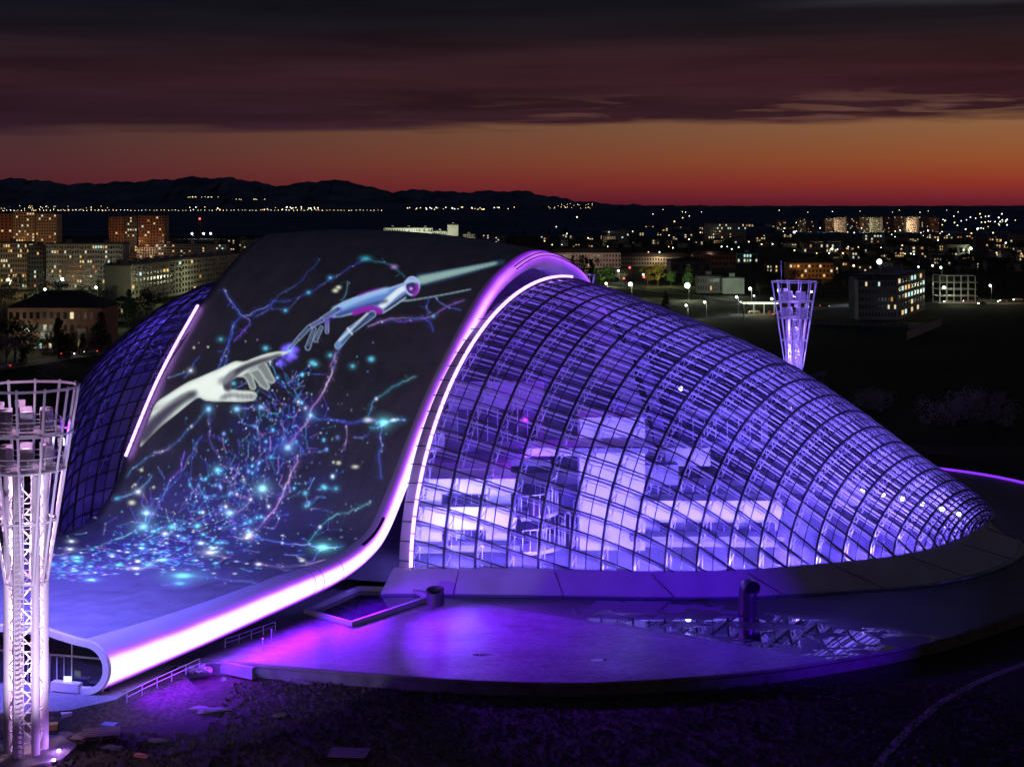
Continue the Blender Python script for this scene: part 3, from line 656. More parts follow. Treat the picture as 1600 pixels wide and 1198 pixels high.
def balcony(px, y0, y1, Y, rad, a0=-80, a1=60):
    c = WY(px, y1, Y); hgt = (y1 - y0) * Y / FPX; outer = [c + Vector((math.cos(R(a)) * rad, math.sin(R(a)) * rad - 0, 0)) for a in np.linspace(a0, a1, 18)]
    f = place(MB().grid([[p for p in outer], [p + Vector((0, 0, .5)) for p in outer], [c + (p - c) * .35 + Vector((0, 0, .5)) for p in outer]]).build('balcony', hallm))
    for p in outer[::1]: MB().bar(p + Vector((0, 0, .5)), p + Vector((0, 0, hgt)), .06).build('baluster', hallm, f)
    MB().sweep([p + Vector((0, 0, hgt)) for p in outer], .07, 4).build('rail', hallm, f)
for a in ((802, 762, 800, 222, 6.5), (802, 812, 850, 221, 7.5), (872, 790, 850, 225, 5.0), (640, 676, 700, 222, 5)): balcony(*a)
# hall floor
fl = [gpoint(s, 1) for s in np.linspace(.6, SEND - .6, 60)] + [gpoint(s, -1) for s in np.linspace(SEND - .6, .6, 60)]
fl = [Vector((p.x, p.y, 1.2)) for p in fl]; mb = MB(); mb.add(fl, [tuple(range(len(fl)))]); place(mb.build('hall_floor', mat('hall_floor', (.07, .065, .09), .35, noise=.3, nscale=.3)))
# row of white stage lamps near the tip and a few single lamps
stl = mat('stage_lens', (.1, .1, .1), emit=(.8, .85, 1), estr=14)
for px, py, Y in ((1348, 766, 217), (1380, 773, 217), (1410, 779, 217), (1441, 787, 218), (1472, 795, 219), (1498, 803, 221), (1064, 607, 226), (1098, 655, 232)):
    p = WY(px, py, Y); f = MB().box(tuple(p + Vector((0, .25, 0))), (.7, .35, .55)); f = place(f.build('stage_lamp', darkm)); MB().cyl((0, 0, 0), .3, .08, 10).build('lens', stl, f)
    f.children[0].location = p + Vector((0, .05, 0)); f.children[0].rotation_euler = (R(90), 0, 0)
# ================================================================== FLOODLIGHT TOWERS
towm = mat('tower_paint', (.74, .70, .78), .45)
floodm = mat('flood_lens', (.1, .1, .1), emit=(.75, .75, 1.0), estr=9)
def ngon(r, z, n=12, rot=.13): return [Vector((r * math.cos(rot + 2 * math.pi * k / n), r * math.sin(rot + 2 * math.pi * k / n), z)) for k in range(n)]
def make_tower(loc, label, H=34.5, foot=True):
    t = empty('floodlight_tower', loc); tag(t, label, 'tower', 'lattice floodlight towers around the dome')
    lv = [(H, 4.8), (H - 4.25, 4.25), (H - 7.7, 3.6), (H - 12.5, 2.75), (H - 18.2, 1.95)]
    for z, r in lv: MB().sweep(ngon(r, z), .09 if z < H else .12, 4, closed=True).build('ring', towm, t)
    a, b = ngon(4.8, H), ngon(1.95, H - 18.2)
    for k in range(12):
        q = Vector((b[k].x, b[k].y, 0)) * 1.0
        MB().sweep([a[k] + (a[k] - b[k]).normalized() * .25, b[k]], .10, 4).build('outer_strut', towm, t)
    # shaft: six stout columns with lattice between them
    cols = [Vector((1.65 * math.cos(R(60 * k + 18)), 1.65 * math.sin(R(60 * k + 18)), 0)) for k in range(6)]
    for c in cols: MB().cyl((c.x, c.y, 0), .40, H - 8.2, 12).build('column', towm, t, smooth=False)
    lat = MB()
    for k in range(6):
        p, q = cols[k], cols[(k + 1) % 6]; z = .5; up = True
        while z < H - 10:
            lat.bar(p + Vector((0, 0, z if up else z + 1.9)), q + Vector((0, 0, z + 1.9 if up else z)), .06); lat.bar(p + Vector((0, 0, z)), q + Vector((0, 0, z)), .045); z += 1.9; up = not up
    lat.build('lattice', towm, t)
    ld = MB()
    for z in np.arange(.3, H - 8, .45): ld.box((0, -2.15, z), (.75, .08, .12))
    for s_ in (-1, 1): ld.bar((s_ * .42, -2.15, 0), (s_ * .42, -2.15, H - 8), .05)
    ld.build('ladder', towm, t)
    for z, r, nm in ((H - 7.9, 3.5, 'platform'), (H - 4.5, 3.3, 'platform')):
        pf = MB().cyl((0, 0, z + .1), r, .28, 12, rz=.13).build(nm, towm, t)
        rl = MB(); rl.sweep(ngon(r - .05, z + 1.5), .045, 4, closed=True); rl.sweep(ngon(r - .05, z + 1.0), .03, 4, closed=True)
        for p in ngon(r - .05, z + .4, 14): rl.bar(p, p + Vector((0, 0, 1.1)), .03)
        rl.build('railing', towm, pf)
        for k in range(6):
            an = R(60 * k + 48); c = Vector((2.1 * math.cos(an), 2.1 * math.sin(an), z + 1.5))
            MB().box(tuple(c), (.7, 1.15, 1.8), an).build('cabinet', towm, pf)
    for k, an in enumerate((70, 118, 20, 160)):
        c = Vector((3.1 * math.cos(R(an)), 3.1 * math.sin(R(an)), H - 5.3 + (k % 2) * 3.4))
        f = MB().box(tuple(c), (.5, .9, .7), R(an)).build('floodlight', towm, t)
        c2 = c + Vector((math.cos(R(an)), math.sin(R(an)), 0)) * .28; MB().box(tuple(c2), (.06, .8, .6), R(an)).build('lens', floodm, f)
    MB().bar((-2.9, -1, H - 4), (-2.9, -1, H + 4.5), .05).build('mast', towm, t)
    if foot:
        MB().cyl((0, 0, -.4), 4.6, .75, 8, rz=.3).build('footing', mat('footing_concrete', (.18, .17, .18), .8, noise=.2, nscale=1), t)
    # uplight lamps in the shaft (the tower is lit from within and by added spots)
    return t
T1 = make_tower((-45.7, 144.5, G0), 'large lattice floodlight tower in the left foreground, lit pale pink')
T2 = make_tower((60.4, 329, G0 + .8), 'violet lit lattice floodlight tower behind the right slope of the dome')
T3 = make_tower((14.2, 352, G0 + 1.2), 'floodlight tower nearly hidden behind the crown of the dome, only its rim showing')
for (x, y, z), pw, col in (((-45.7, 144.5, G0), 1.0, (1.0, .55, .95)), ((60.4, 329, G0), 1.5, (.40, .22, 1)), ((14.2, 352, G0), 1.0, (.40, .22, 1))):
    for zz, e in ((7.5, 1300), (13, 1300), (20, 1500), (25.4, 1000), (29.6, 130), (33.6, 260)): lamp('shaft_lamp', 'POINT', (x, y, z + zz), e * pw, col, .25)
    if y < 200:
        lamp('tower_wash', 'SPOT', (x + 7, y - 16, z + 1.2), 20000, (.80, .60, 1), .3, (x, y, z + 17), 70, .6); lamp('tower_wash', 'SPOT', (x + 9, y - 14, z + 6), 9000, (.66, .56, 1), .3, (x, y, z + 31), 34, .6)  # unseen spots added to brighten the shaft and basket
    else:
        lamp('tower_wash', 'SPOT', (x - 9, y - 20, z + 3), 34000, (.32, .22, 1), .3, (x, y, z + 26), 60, .6)  # unseen spot added to brighten the far tower
# ================================================================== THINGS ON AND BY THE PLAZA
rustm = mat('drum_steel', (.10, .10, .12), .35, metal=.6); holem = mat('dark_hole', (.006, .006, .008), .9)
def vent_drum():
    p = WZ(680, 944); t = empty('vent_drum', p); tag(t, 'short round steel vent drum standing beside the triangular light well', 'vent')
    n = 24; mb = MB(); prof = [(1.12, 0), (1.12, 1.75), (1.18, 1.85), (1.0, 1.85), (.98, .3)]
    mb.grid([[Vector((r * math.cos(2 * math.pi * k / n), r * math.sin(2 * math.pi * k / n), z + (.25 * math.sin(2 * math.pi * k / n) if z > 1 else 0))) for r, z in prof] for k in range(n + 1)])
    mb.build('drum', rustm, t, smooth=False); MB().cyl((0, 0, 1.2), 1.0, .05, 24).build('opening', holem, t)
def vent_hood():
    p = WZ(1168, 956); t = empty('vent_hood', p); tag(t, 'tall steel vent pipe with a forward facing round hood on the wet plaza', 'vent')
    n = 20; mb = MB(); rows = []
    path = [Vector((0, 0, 0)), Vector((0, 0, 1.9)), Vector((0, 0, 2.6)), Vector((.05, -.15, 3.1)), Vector((.25, -.5, 3.25)), Vector((.45, -.95, 3.0))]
    dirs = [Vector((0, 0, 1)), Vector((0, 0, 1)), Vector((.02, -.1, 1)), Vector((.2, -.5, .8)), Vector((.3, -.9, .25)), Vector((.3, -.9, -.25))]
    for c, d in zip(path, dirs):
        d = d.normalized(); x = Vector((1, .2, 0)); y = d.cross(x).normalized(); x = y.cross(d)
        rows.append([c + x * (1.08 * math.cos(2 * math.pi * k / n)) + y * (1.08 * math.sin(2 * math.pi * k / n)) for k in range(n + 1)])
    mb.grid(rows); mb.build('pipe', rustm, t, smooth=True)
    c, d = path[-1], dirs[-1].normalized(); x = Vector((1, .2, 0)); y = d.cross(x).normalized(); x = y.cross(d); c = c - d * .25
    MB().add([c + x * (1.02 * math.cos(2 * math.pi * k / n)) + y * (1.02 * math.sin(2 * math.pi * k / n)) for k in range(n)], [tuple(range(n))]).build('opening', holem, t)
vent_drum(); vent_hood()
# triangular light well with a raised kerb
wp = [WZ(478, 958), WZ(549, 978), WZ(672, 937), WZ(640, 924), WZ(560, 922)]
lw = empty('light_well', (0, 0, 0)); tag(lw, 'sunken triangular light well with a raised kerb beside the foot of the ribbon', 'light well')
MB().sweep([p + Vector((0, 0, .3)) for p in wp], .28, 4, closed=True).build('kerb', mat('violet_kerb', (.30, .28, .33), .5), lw)
MB().add([p + Vector((0, 0, .02)) for p in wp], [(0, 1, 2, 3, 4)]).build('water', mat('dark_water', (.02, .02, .03), .04, spec=1), lw)
# guard rail along the rolled edge of the canopy
railm = mat('rail_steel', (.4, .38, .42), .35, metal=.5)
def handrail(pts, label, step=2.2, h=1.05):
    t = empty('handrail', pts[0]); o0 = pts[0]; tag(t, label, 'railing')
    l = sum((b - a).length for a, b in zip(pts, pts[1:])); q = resample(pts, max(2, int(l / step) + 1))
    for p in q: MB().bar(p - o0, p - o0 + Vector((0, 0, h)), .045).build('post', railm, t)
    for zz in (h, h * .55): MB().sweep([p - o0 + Vector((0, 0, zz)) for p in q], .035, 4).build('rail', railm, t)
handrail([WZ(198, 1098, -.3), WZ(235, 1079, -.1), WZ(312, 1044, 0)], 'thin steel handrail rising along the bank beside the bright edge of the canopy')
handrail([WZ(352, 1012), WZ(372, 1006), WZ(430, 985)], 'short steel handrail at the corner of the plaza under the glowing edge', 1.8)
for (px, py) in ((411, 1015), (424, 1000)):
    p = WZ(px, py); t = empty('bollard', p); tag(t, 'slim steel bollard on the plaza, %s of the two by the glowing edge' % ('nearer' if py > 1005 else 'farther'), 'bollard', 'slim bollards at the plaza corner')
    MB().cyl((0, 0, 0), .07, 1.2, 8).build('post', railm, t); MB().cyl((0, 0, 1.2), .12, .12, 8).build('cap', railm, t)
# low wall stub left of the plaza edge
p0, p1_ = WZ(345, 1030, -.1), WZ(398, 1041, -.1)
tag(MB().sweep([p0 + Vector((0, -.6, -.55)), p1_ + Vector((0, -.6, -.55))], .28, 4, r2=.62).build('low_wall', mat('grey_wall', (.14, .13, .15), .7, noise=.15, nscale=1)), 'low pale wall stub at the left corner of the plaza', 'wall')
# balls of white shrubs, stones and rubbish around the construction corner
rnd = random.Random(21)
def blob_mesh(name, r, m, n=40, seed=0, sq=.8):
    rr = random.Random(seed); mb = MB()
    for _ in range(n):
        v = Vector((rr.gauss(0, 1), rr.gauss(0, 1), rr.gauss(0, 1))).normalized() * r * rr.uniform(.5, 1); v.z = abs(v.z) * sq
        s_ = r * rr.uniform(.12, .3); a = Vector((rr.gauss(0, 1), rr.gauss(0, 1), rr.gauss(0, 1))).normalized(); b = a.cross(Vector((rr.gauss(0, 1), rr.gauss(0, 1), rr.gauss(0, 1)))).normalized()
        mb.add([v - a * s_ - b * s_, v + a * s_ - b * s_, v + a * s_ + b * s_, v - a * s_ + b * s_], [(0, 1, 2, 3)])
    return mb.mesh(name, m)
fluff = blob_mesh('pale_shrub', .7, mat('pale_leaf', (.35, .32, .34), .8), 60, 3)
spots = [(195, 1088, 1.0, 'leftmost pale shrub at the foot of the canopy ring'), (303, 1048, 1.0, 'left one in the pale shrub row beside the handrail'), (313, 1046, 1.1, 'middle one in the pale shrub row beside the handrail'), (322, 1048, .9, 'right one in the pale shrub row beside the handrail'), (350, 1062, .5, 'small lone pale shrub on the lawn below the plaza corner')]
for px, py, sc, lb in spots:
    p = WZ(px, py, -.6); o = bpy.data.objects.new('pale_shrub', fluff); C.objects.link(o); o.location = p; o.scale = (sc,) * 3; o.rotation_euler = (0, 0, px); tag(o, lb, 'shrub', 'pale shrubs by the canopy')
concm = mat('rough_slab', (.12, .11, .11), .9, noise=.3, nscale=2)
def slab(name, px, py, d, rz, label, m, tilt=0, z=G0):
    p = WZ(px, py, z); o = bpy.data.objects.new(name, None)
    mb = MB().box((0, 0, d[2] / 2), d); me = mb.mesh(name, m); o = bpy.data.objects.new(name, me); C.objects.link(o)
    o.location = p; o.rotation_euler = (tilt, tilt * .6, rz); bv = o.modifiers.new('b', 'BEVEL'); bv.width = .06; bv.segments = 2
    return o
woodm = mat('weathered_wood', (.09, .065, .045), .8, noise=.3, nscale=4)
def pallet(px, py, rz, label, h=.6):
    p = WZ(px, py, G0 + .05); t = empty('pallet_stack', p, rz); tag(t, label, 'pallets')
    for lv in range(int(h / .3)):
        for k in range(5): MB().box((0, -1.1 + k * .55, .26 + lv * .3), (3.6, .42, .05)).build('board', woodm, t)
        for k in (-1, 0, 1): MB().box((k * 1.6, 0, .13 + lv * .3), (.2, 2.6, .2)).build('skid', woodm, t)
pallet(158, 1152, .25, 'stack of brown timber pallets on the rough lawn below the entrance')
pallet(545, 1180, -.1, 'low timber pallet lying alone on the dark lawn at the bottom of the photo', .3)
def crate(px, py, rz, m, label, s=(1.2, .9, .9), nm='box', cat='box'):
    p = WZ(px, py, G0); t = empty(nm, p, rz); tag(t, label, cat)
    x, y, z = s; mb = MB(); mb.box((0, 0, z / 2), (x, y, z)); b_ = mb.build('body', m, t); bv = b_.modifiers.new('b', 'BEVEL'); bv.width = .04
    MB().box((0, 0, z + .03), (x * 1.06, y * 1.06, .07)).build('lid', m, t)
crate(104, 1134, .4, mat('white_crate', (.55, .52, .5), .6), 'white upright box at the edge of the terrace paving', (1.0, .7, 1.3))
crate(171, 1139, -.2, mat('blue_crate', (.10, .14, .35), .6), 'small bluish box on the ground behind the pallets', (1.4, 1.0, .5))
crate(82, 1142, .2, mat('yellow_crate', (.55, .40, .08), .6), 'yellow box on the grass right of the tower footing', (1.0, .9, .7))
t = empty('marker_post', WZ(73, 1140, G0)); tag(t, 'thin yellow marker post beside the tower footing', 'post')
MB().bar((0, 0, 0), (-.15, 0, 1.9), .09).build('post', mat('yellow_paint', (.7, .45, .05), .5), t); MB().box((0, 0, .05), (.5, .5, .1)).build('base', concm, t)
names = [(130, 1148, 'grey rubble lump left of the pallet stack'), (118, 1156, 'lower grey rubble lump left of the pallet stack'), (101, 1150, 'rubble lump between the white box and the yellow box'), (176, 1170, 'flat stone just below the pallet stack'), (245, 1158, 'flat grey stone on the lawn right of the pallets'), (220, 1182, 'reddish flat stone near the bottom edge of the lawn'),
         (312, 1108, 'lone stone on the lawn below the handrail'), (334, 1110, 'pale stone near the lawn centre left of the long slab'), (326, 1113, 'small pale stone among the lawn rubble'), (465, 1066, 'long thin slab lying on the lawn under the plaza wall'), (437, 1118, 'flat slab on the open lawn below the plaza wall'), (1010, 1079, 'pale broken stone lying against the foot of the plaza wall'), (1120, 1074, 'small broken stone at the foot of the plaza wall, right end')]
for i, (px, py, lb) in enumerate(names):
    rr = random.Random(i); p = WZ(px, py, G0); bm = bmesh.new(); bmesh.ops.create_icosphere(bm, subdivisions=2, radius=.5)
    for v in bm.verts: v.co *= rr.uniform(.75, 1.2)
    me = bpy.data.meshes.new('stone'); bm.to_mesh(me); bm.free(); me.materials.append(concm if i != 5 else mat('red_stone', (.3, .12, .07), .9))
    o = bpy.data.objects.new('stone', me); C.objects.link(o); o.location = p + Vector((0, 0, .1)); o.scale = (rr.uniform(1.3, 2.6) * (1.6 if 'long' in lb else 1), rr.uniform(.8, 1.4), rr.uniform(.35, .7)); o.rotation_euler = (0, 0, rr.uniform(-.6, .6)); tag(o, lb, 'stone', 'stones and rubble on the lawn')
# small violet ground lamps by the tower footing
gl = mat('ground_lamp_glow', (.2, .2, .2), emit=(.75, .35, 1), estr=12)
for px, py, lb in ((92, 1179, 'upper of two small violet ground lamps right of the tower footing'), (84, 1194, 'lower of two small violet ground lamps right of the tower footing')):
    t = empty('ground_lamp', WZ(px, py, G0)); tag(t, lb, 'lamp', 'ground lamps by the tower')
    MB().cyl((0, 0, 0), .2, .35, 10).build('housing', darkm, t); MB().cyl((0, 0, .36), .17, .14, 10).build('lens', gl, t)
    lamp('ground_light', 'POINT', tuple(WZ(px, py, G0) + Vector((0, -.2, .8))), 140, (.5, .2, 1), .1)
# ================================================================== THE PROJECTED PICTURE
# A picture in light on the ribbon: painted into a buffer, then carried as emission by thin sheets that lie on the roof surface.
AX, AY, AW, AH = 60, 380, 760, 580
pic = np.zeros((AH, AW, 3), np.float32); al_h = np.zeros((AH, AW), np.float32); al_r = np.zeros((AH, AW), np.float32)
def lin(c): return np.array(srgb(*c)[:3], np.float32)
def win(x0, y0, x1, y1, pad):
    a, b = max(0, int(min(x0, x1) - AX - pad)), min(AW, int(max(x0, x1) - AX + pad) + 2); c, d = max(0, int(min(y0, y1) - AY - pad)), min(AH, int(max(y0, y1) - AY + pad) + 2)
    if a >= b or c >= d: return None
    yy, xx = np.mgrid[c:d, a:b]; return (slice(c, d), slice(a, b)), xx + AX, yy + AY
def segdist(xx, yy, x0, y0, x1, y1):
    dx, dy = x1 - x0, y1 - y0; l2 = dx * dx + dy * dy + 1e-6; t_ = np.clip(((xx - x0) * dx + (yy - y0) * dy) / l2, 0, 1)
    return np.hypot(xx - x0 - t_ * dx, yy - y0 - t_ * dy), t_
def glow(pts, wd, col, a=1.0, halo=0.0):           # additive soft stroke; wd may be a pair (start, end)
    col = lin(col); n_ = len(pts) - 1
    for i in range(n_):
        (x0, y0), (x1, y1) = pts[i], pts[i + 1]; w0, w1 = (wd if isinstance(wd, tuple) else (wd, wd)); wa, wb = w0 + (w1 - w0) * i / n_, w0 + (w1 - w0) * (i + 1) / n_
        r_ = win(x0, y0, x1, y1, 4 * max(wa, wb) + 3 * halo + 2)
        if r_ is None: continue
        sl, xx, yy = r_; d, t_ = segdist(xx, yy, x0, y0, x1, y1); w_ = np.maximum(.45, wa + (wb - wa) * t_)
        k = a * np.exp(-(d / w_) ** 2)
        if halo: k = k + .16 * a * np.exp(-(d / halo) ** 2)
        pic[sl] = np.maximum(pic[sl], k[..., None] * col) + .25 * np.minimum(pic[sl], k[..., None] * col)
def dot(x, y, r, col, a=1.0, st=1.0, halo=0.0):
    r_ = win(x, y, x, y, 3 * r * st + 3 * halo + 2)
    if r_ is None: return
    sl, xx, yy = r_; d = np.hypot((xx - x) / st, yy - y); k = a * np.exp(-(d / max(.55, r)) ** 2)
    if halo: k = k + .2 * a * np.exp(-(d / halo) ** 2)
    pic[sl] += k[..., None] * lin(col)
def over(sl, alpha, col): pic[sl] = pic[sl] * (1 - alpha[..., None]) + alpha[..., None] * col
def brush(pts, wd, col, a=1.0, soft=1.0, mask=None):  # opaque stroke with a soft rim
    n_ = len(pts) - 1
    for i in range(n_):
        (x0, y0), (x1, y1) = pts[i], pts[i + 1]; w0, w1 = (wd if isinstance(wd, tuple) else (wd, wd)); wa, wb = w0 + (w1 - w0) * i / n_, w0 + (w1 - w0) * (i + 1) / n_
        r_ = win(x0, y0, x1, y1, max(wa, wb) + 3 * soft + 2)
        if r_ is None: continue
        sl, xx, yy = r_; d, t_ = segdist(xx, yy, x0, y0, x1, y1); k = np.clip((wa + (wb - wa) * t_ - d) / soft * .5 + .5, 0, 1) * a
        if mask is not None: k = k * mask[sl]
        over(sl, k, lin(col))
        if mask is None: al_r[sl] = np.maximum(al_r[sl], k)
def polymask(poly, soft=1.0):
    xs = [p[0] for p in poly]; ys = [p[1] for p in poly]; sl, xx, yy = win(min(xs), min(ys), max(xs), max(ys), 3)
    ins = np.zeros(xx.shape, bool); dm = np.full(xx.shape, 1e9)
    for (x0, y0), (x1, y1) in zip(poly, poly[1:] + poly[:1]):
        c = ((y0 > yy) != (y1 > yy)) & (xx < (x1 - x0) * (yy - y0) / ((y1 - y0) + 1e-9) + x0); ins ^= c; dm = np.minimum(dm, segdist(xx, yy, x0, y0, x1, y1)[0])
    sd = np.where(ins, dm, -dm); return sl, np.clip(sd / soft + .5, 0, 1), sd, xx, yy
def smooth(poly, n=5): return [(p.x, p.y) for p in spline([(x, y, 0) for x, y in poly], n, True)]
def curve(pts, n=6): return [(p.x, p.y) for p in spline([(x, y, 0) for x, y in pts], n)]
def jag(pts, amp, seed):
    rr = random.Random(seed); out = [pts[0]]
    for a, b in zip(pts, pts[1:]):
        k = max(1, int(math.hypot(b[0] - a[0], b[1] - a[1]) / 8))
        for i in range(1, k + 1): out.append((a[0] + (b[0] - a[0]) * i / k + (rr.uniform(-amp, amp) if i < k else 0), a[1] + (b[1] - a[1]) * i / k + (rr.uniform(-amp, amp) if i < k else 0)))
    return out
BLU, CYA, VIO, PNK, WHT, TEA = (70, 90, 235), (90, 190, 250), (120, 80, 230), (190, 140, 230), (225, 235, 255), (50, 150, 175)
def frac(pts, amp, seed):
    rr = random.Random(seed * 7 + 1); out = list(pts)
    while max(math.hypot(b[0] - a[0], b[1] - a[1]) for a, b in zip(out, out[1:])) > 4:
        nx = [out[0]]
        for a, b in zip(out, out[1:]):
            l_ = math.hypot(b[0] - a[0], b[1] - a[1])
            if l_ > 4: nx.append(((a[0] + b[0]) / 2 + rr.gauss(0, l_ * .045 * amp), (a[1] + b[1]) / 2 + rr.gauss(0, l_ * .045 * amp)))
            nx.append(b)
        out = nx
    return out
# --- dense web of nodes streaming down the roof
rr = random.Random(4); nodes = []
stream = [(452, 595, 26, 20, 70), (440, 640, 34, 26, 120), (425, 690, 48, 26, 150), (385, 735, 56, 26, 150), (350, 775, 66, 24, 210), (330, 815, 74, 20, 240), (275, 850, 80, 12, 220), (190, 870, 70, 11, 150), (120, 888, 45, 10, 90), (280, 880, 60, 10, 70)]
for cx_, cy_, sx_, sy_, n_ in stream:
    for _ in range(n_):
        x, y = rr.gauss(cx_, sx_ * 1.0), rr.gauss(cy_, sy_ * .9)
        if y > 925 or x < 66 or (y < 640 and x < 300): continue
        nodes.append((x, y)); c = rr.choice([BLU, BLU, CYA, VIO, WHT, CYA, TEA]); flat = 1 + max(0, (y - 800) / 38)
        dot(x, y, rr.choice([.5, .6, .7, .8, 1.1]), c, rr.uniform(.5, 1.4), flat)
na = np.array(nodes)
for i in range(700):
    x, y = nodes[rr.randrange(len(nodes))]; dd = np.hypot(na[:, 0] - x, (na[:, 1] - y) * (1 if y < 820 else 2.6)); near = np.nonzero((dd > 3) & (dd < 24))[0]
    if not len(near): continue
    q = nodes[int(rr.choice(list(near)))]; glow(frac([(x, y), q], 1.0, i), .5, rr.choice([BLU, VIO, BLU, CYA, PNK, TEA]), rr.uniform(.15, .6))
for i in range(80):
    x, y = rr.choice(nodes); dot(x, y, rr.uniform(.9, 1.7), rr.choice([WHT, CYA, CYA, (120, 160, 255)]), 1.2, 1 + max(0, (y - 800) / 40), 3.6)
for cx_, cy_, sx_, sy_ in ((430, 660, 40, 50), (350, 790, 60, 30), (260, 860, 90, 18), (150, 885, 70, 14)):       # faint body of light
    for _ in range(26): dot(rr.gauss(cx_, sx_), rr.gauss(cy_, sy_), rr.uniform(10, 20), (40, 36, 190), .06, 1.5)
for _ in range(150):
    x, y = rr.uniform(220, 620), rr.uniform(520, 900); dot(x, y, rr.choice([.6, .8, 1.1]), rr.choice([WHT, CYA, BLU, PNK]), rr.uniform(.2, .7), 1 + max(0, (y - 800) / 50))
# --- named dendrites
def den(pts, wd, col, a=1.0, amp=1.3, halo=5, seed=1):
    w0, w1 = wd if isinstance(wd, tuple) else (wd, wd); f = frac(pts, amp, seed); rr = random.Random(seed + 50); mix = (col, tuple(min(255, int(c * .6 + 90)) for c in col), col, (60, 110, 200))
    n_ = max(1, len(f) // 5)
    for k in range(0, len(f) - 1, n_):
        seg = f[k:k + n_ + 1]
        if len(seg) > 1: t_ = k / len(f); ww = w0 + (w1 - w0) * t_; glow(seg, (ww * .48, ww * .48), mix[rr.randrange(4)], a * rr.uniform(.45, .95), 0)
    glow(f, 2.4 + max(w0, w1), col, a * .05)
    for _ in range(len(f) // 4):                   # fine side twigs and beads
        x, y = rr.choice(f); ang = rr.uniform(0, 6.28); l_ = rr.uniform(4, 13); q = frac([(x, y), (x + math.cos(ang) * l_, y + math.sin(ang) * l_ * .7)], 1.4, rr.randrange(999)); glow(q, .45, col, a * rr.uniform(.2, .5))
        if rr.random() < .35: dot(x + rr.gauss(0, 2), y + rr.gauss(0, 2), rr.uniform(.5, 1.0), WHT, a * .7)
den([(350, 452), (362, 472), (378, 493)], (1.0, 2), BLU, .9); den([(378, 493), (400, 485), (428, 470), (455, 470)], (1.6, .6), BLU, .6)
den([(378, 493), (366, 505), (362, 525), (350, 552), (340, 577)], 1.1, BLU, .9, seed=2); den([(380, 494), (390, 500), (383, 515), (366, 532)], .9, VIO, .8, seed=3); den([(366, 505), (358, 540), (350, 575)], .8, BLU, .7, seed=4)
den([(400, 494), (421, 481), (446, 485), (482, 457), (517, 434), (547, 417), (572, 404)], .9, BLU, .38, 1.0, seed=5); den([(572, 404), (612, 414), (622, 423), (632, 433)], 1.0, TEA, .45, seed=6); den([(543, 440), (538, 465), (530, 480)], .8, TEA, .5); den([(400, 494), (436, 460), (480, 425), (500, 405)], .7, BLU, .25)
for x, y in ((446, 485), (482, 457), (516, 434)): dot(x, y, 1.6, CYA, .8, 1.2, 4)
dot(571, 404, 3, TEA, .7, 2, 5); dot(616, 417, 3, PNK, .5, 1.5)
den([(575, 510), (592, 503), (612, 497), (640, 497), (665, 497), (677, 494), (697, 480), (725, 469)], (1.7, .7), (140, 100, 200), .75, .8, seed=8); den([(590, 505), (612, 500), (640, 500), (665, 497)], 1.0, VIO, .8, seed=9); den([(670, 467), (666, 480), (665, 500), (677, 518)], .9, BLU, .7, seed=10); den([(680, 464), (690, 474), (700, 479), (720, 484)], .8, BLU, .6)
dot(677, 494, 1.8, CYA, .6, 1, 4)
den([(530, 546), (522, 558), (522, 575), (512, 597), (497, 625), (485, 649), (470, 670), (456, 690), (449, 699)], (1.8, 1.5), PNK, .9, 1.6, seed=11); den([(524, 552), (516, 572), (521, 577)], 1.0, PNK, .7, seed=12)
den([(485, 649), (497, 655), (554, 661), (573, 657), (599, 660)], 1.5, BLU, 1, 1.0, seed=13); den([(599, 660), (615, 656), (632, 656)], (2.6, .8), CYA, 1, .3); den([(573, 657), (588, 622), (608, 609), (650, 588)], (1.4, .8), TEA, .95, seed=14); den([(599, 662), (594, 680), (592, 712), (596, 747)], (1.8, .6), BLU, .8, seed=15); den([(600, 662), (578, 668)], 1.5, CYA, .8); den([(551, 682), (576, 678)], 1.2, BLU, .6); den([(541, 666), (541, 690), (534, 705)], .7, PNK, .5)
dot(599, 660, 4.6, (120, 225, 245), 1.1, 1.3, 11); dot(588, 623, 2, WHT, .9); dot(575, 656, 3, WHT, .7, 2); dot(615, 656, 2, WHT, .8, 2); dot(541, 666, 1.5, PNK, .8)
den([(465, 712), (459, 731), (450, 753), (440, 776), (421, 804), (389, 836)], (1.6, 2.0), PNK, 1.0, 1.8, seed=16); den([(450, 753), (455, 768), (446, 772), (436, 786)], 1.1, PNK, .8, seed=17); den([(465, 712), (445, 722), (432, 740)], 1.0, BLU, .8, seed=18); den([(465, 712), (490, 706), (508, 703)], 1.0, VIO, .6, seed=19)
den([(389, 836), (421, 844), (450, 850), (481, 850), (504, 855)], 1.6, BLU, 1, 1.0, seed=20); den([(481, 850), (500, 823), (510, 814), (545, 801), (581, 784)], (1.5, 1.0), TEA, 1, 1.0, seed=21); den([(504, 855), (535, 853)], (2.4, 1.0), CYA, 1, .4); den([(504, 857), (494, 868), (485, 880)], 1.0, BLU, .9, seed=22); den([(445, 866), (476, 866)], 1.3, BLU, .8, .3)
dot(504, 855, 4.2, (120, 230, 245), 1.2, 1.9, 10); dot(500, 823, 2.2, WHT, .9); dot(389, 836, 3, WHT, 1, 1.4, 8); dot(472, 875, 2.4, WHT, .8, 1.6); dot(441, 848, 1.8, WHT, .8); dot(450, 699, 3.4, (140, 200, 255), 1.1, 1.2, 10); dot(485, 649, 3, (120, 190, 255), 1, 1, 9)
den([(399, 880), (434, 885), (478, 882), (513, 874)], 1.2, PNK, .75, .7, seed=23); dot(404, 881, 2, WHT, 1, 2); den([(434, 885), (455, 890), (462, 898)], .7, VIO, .5)
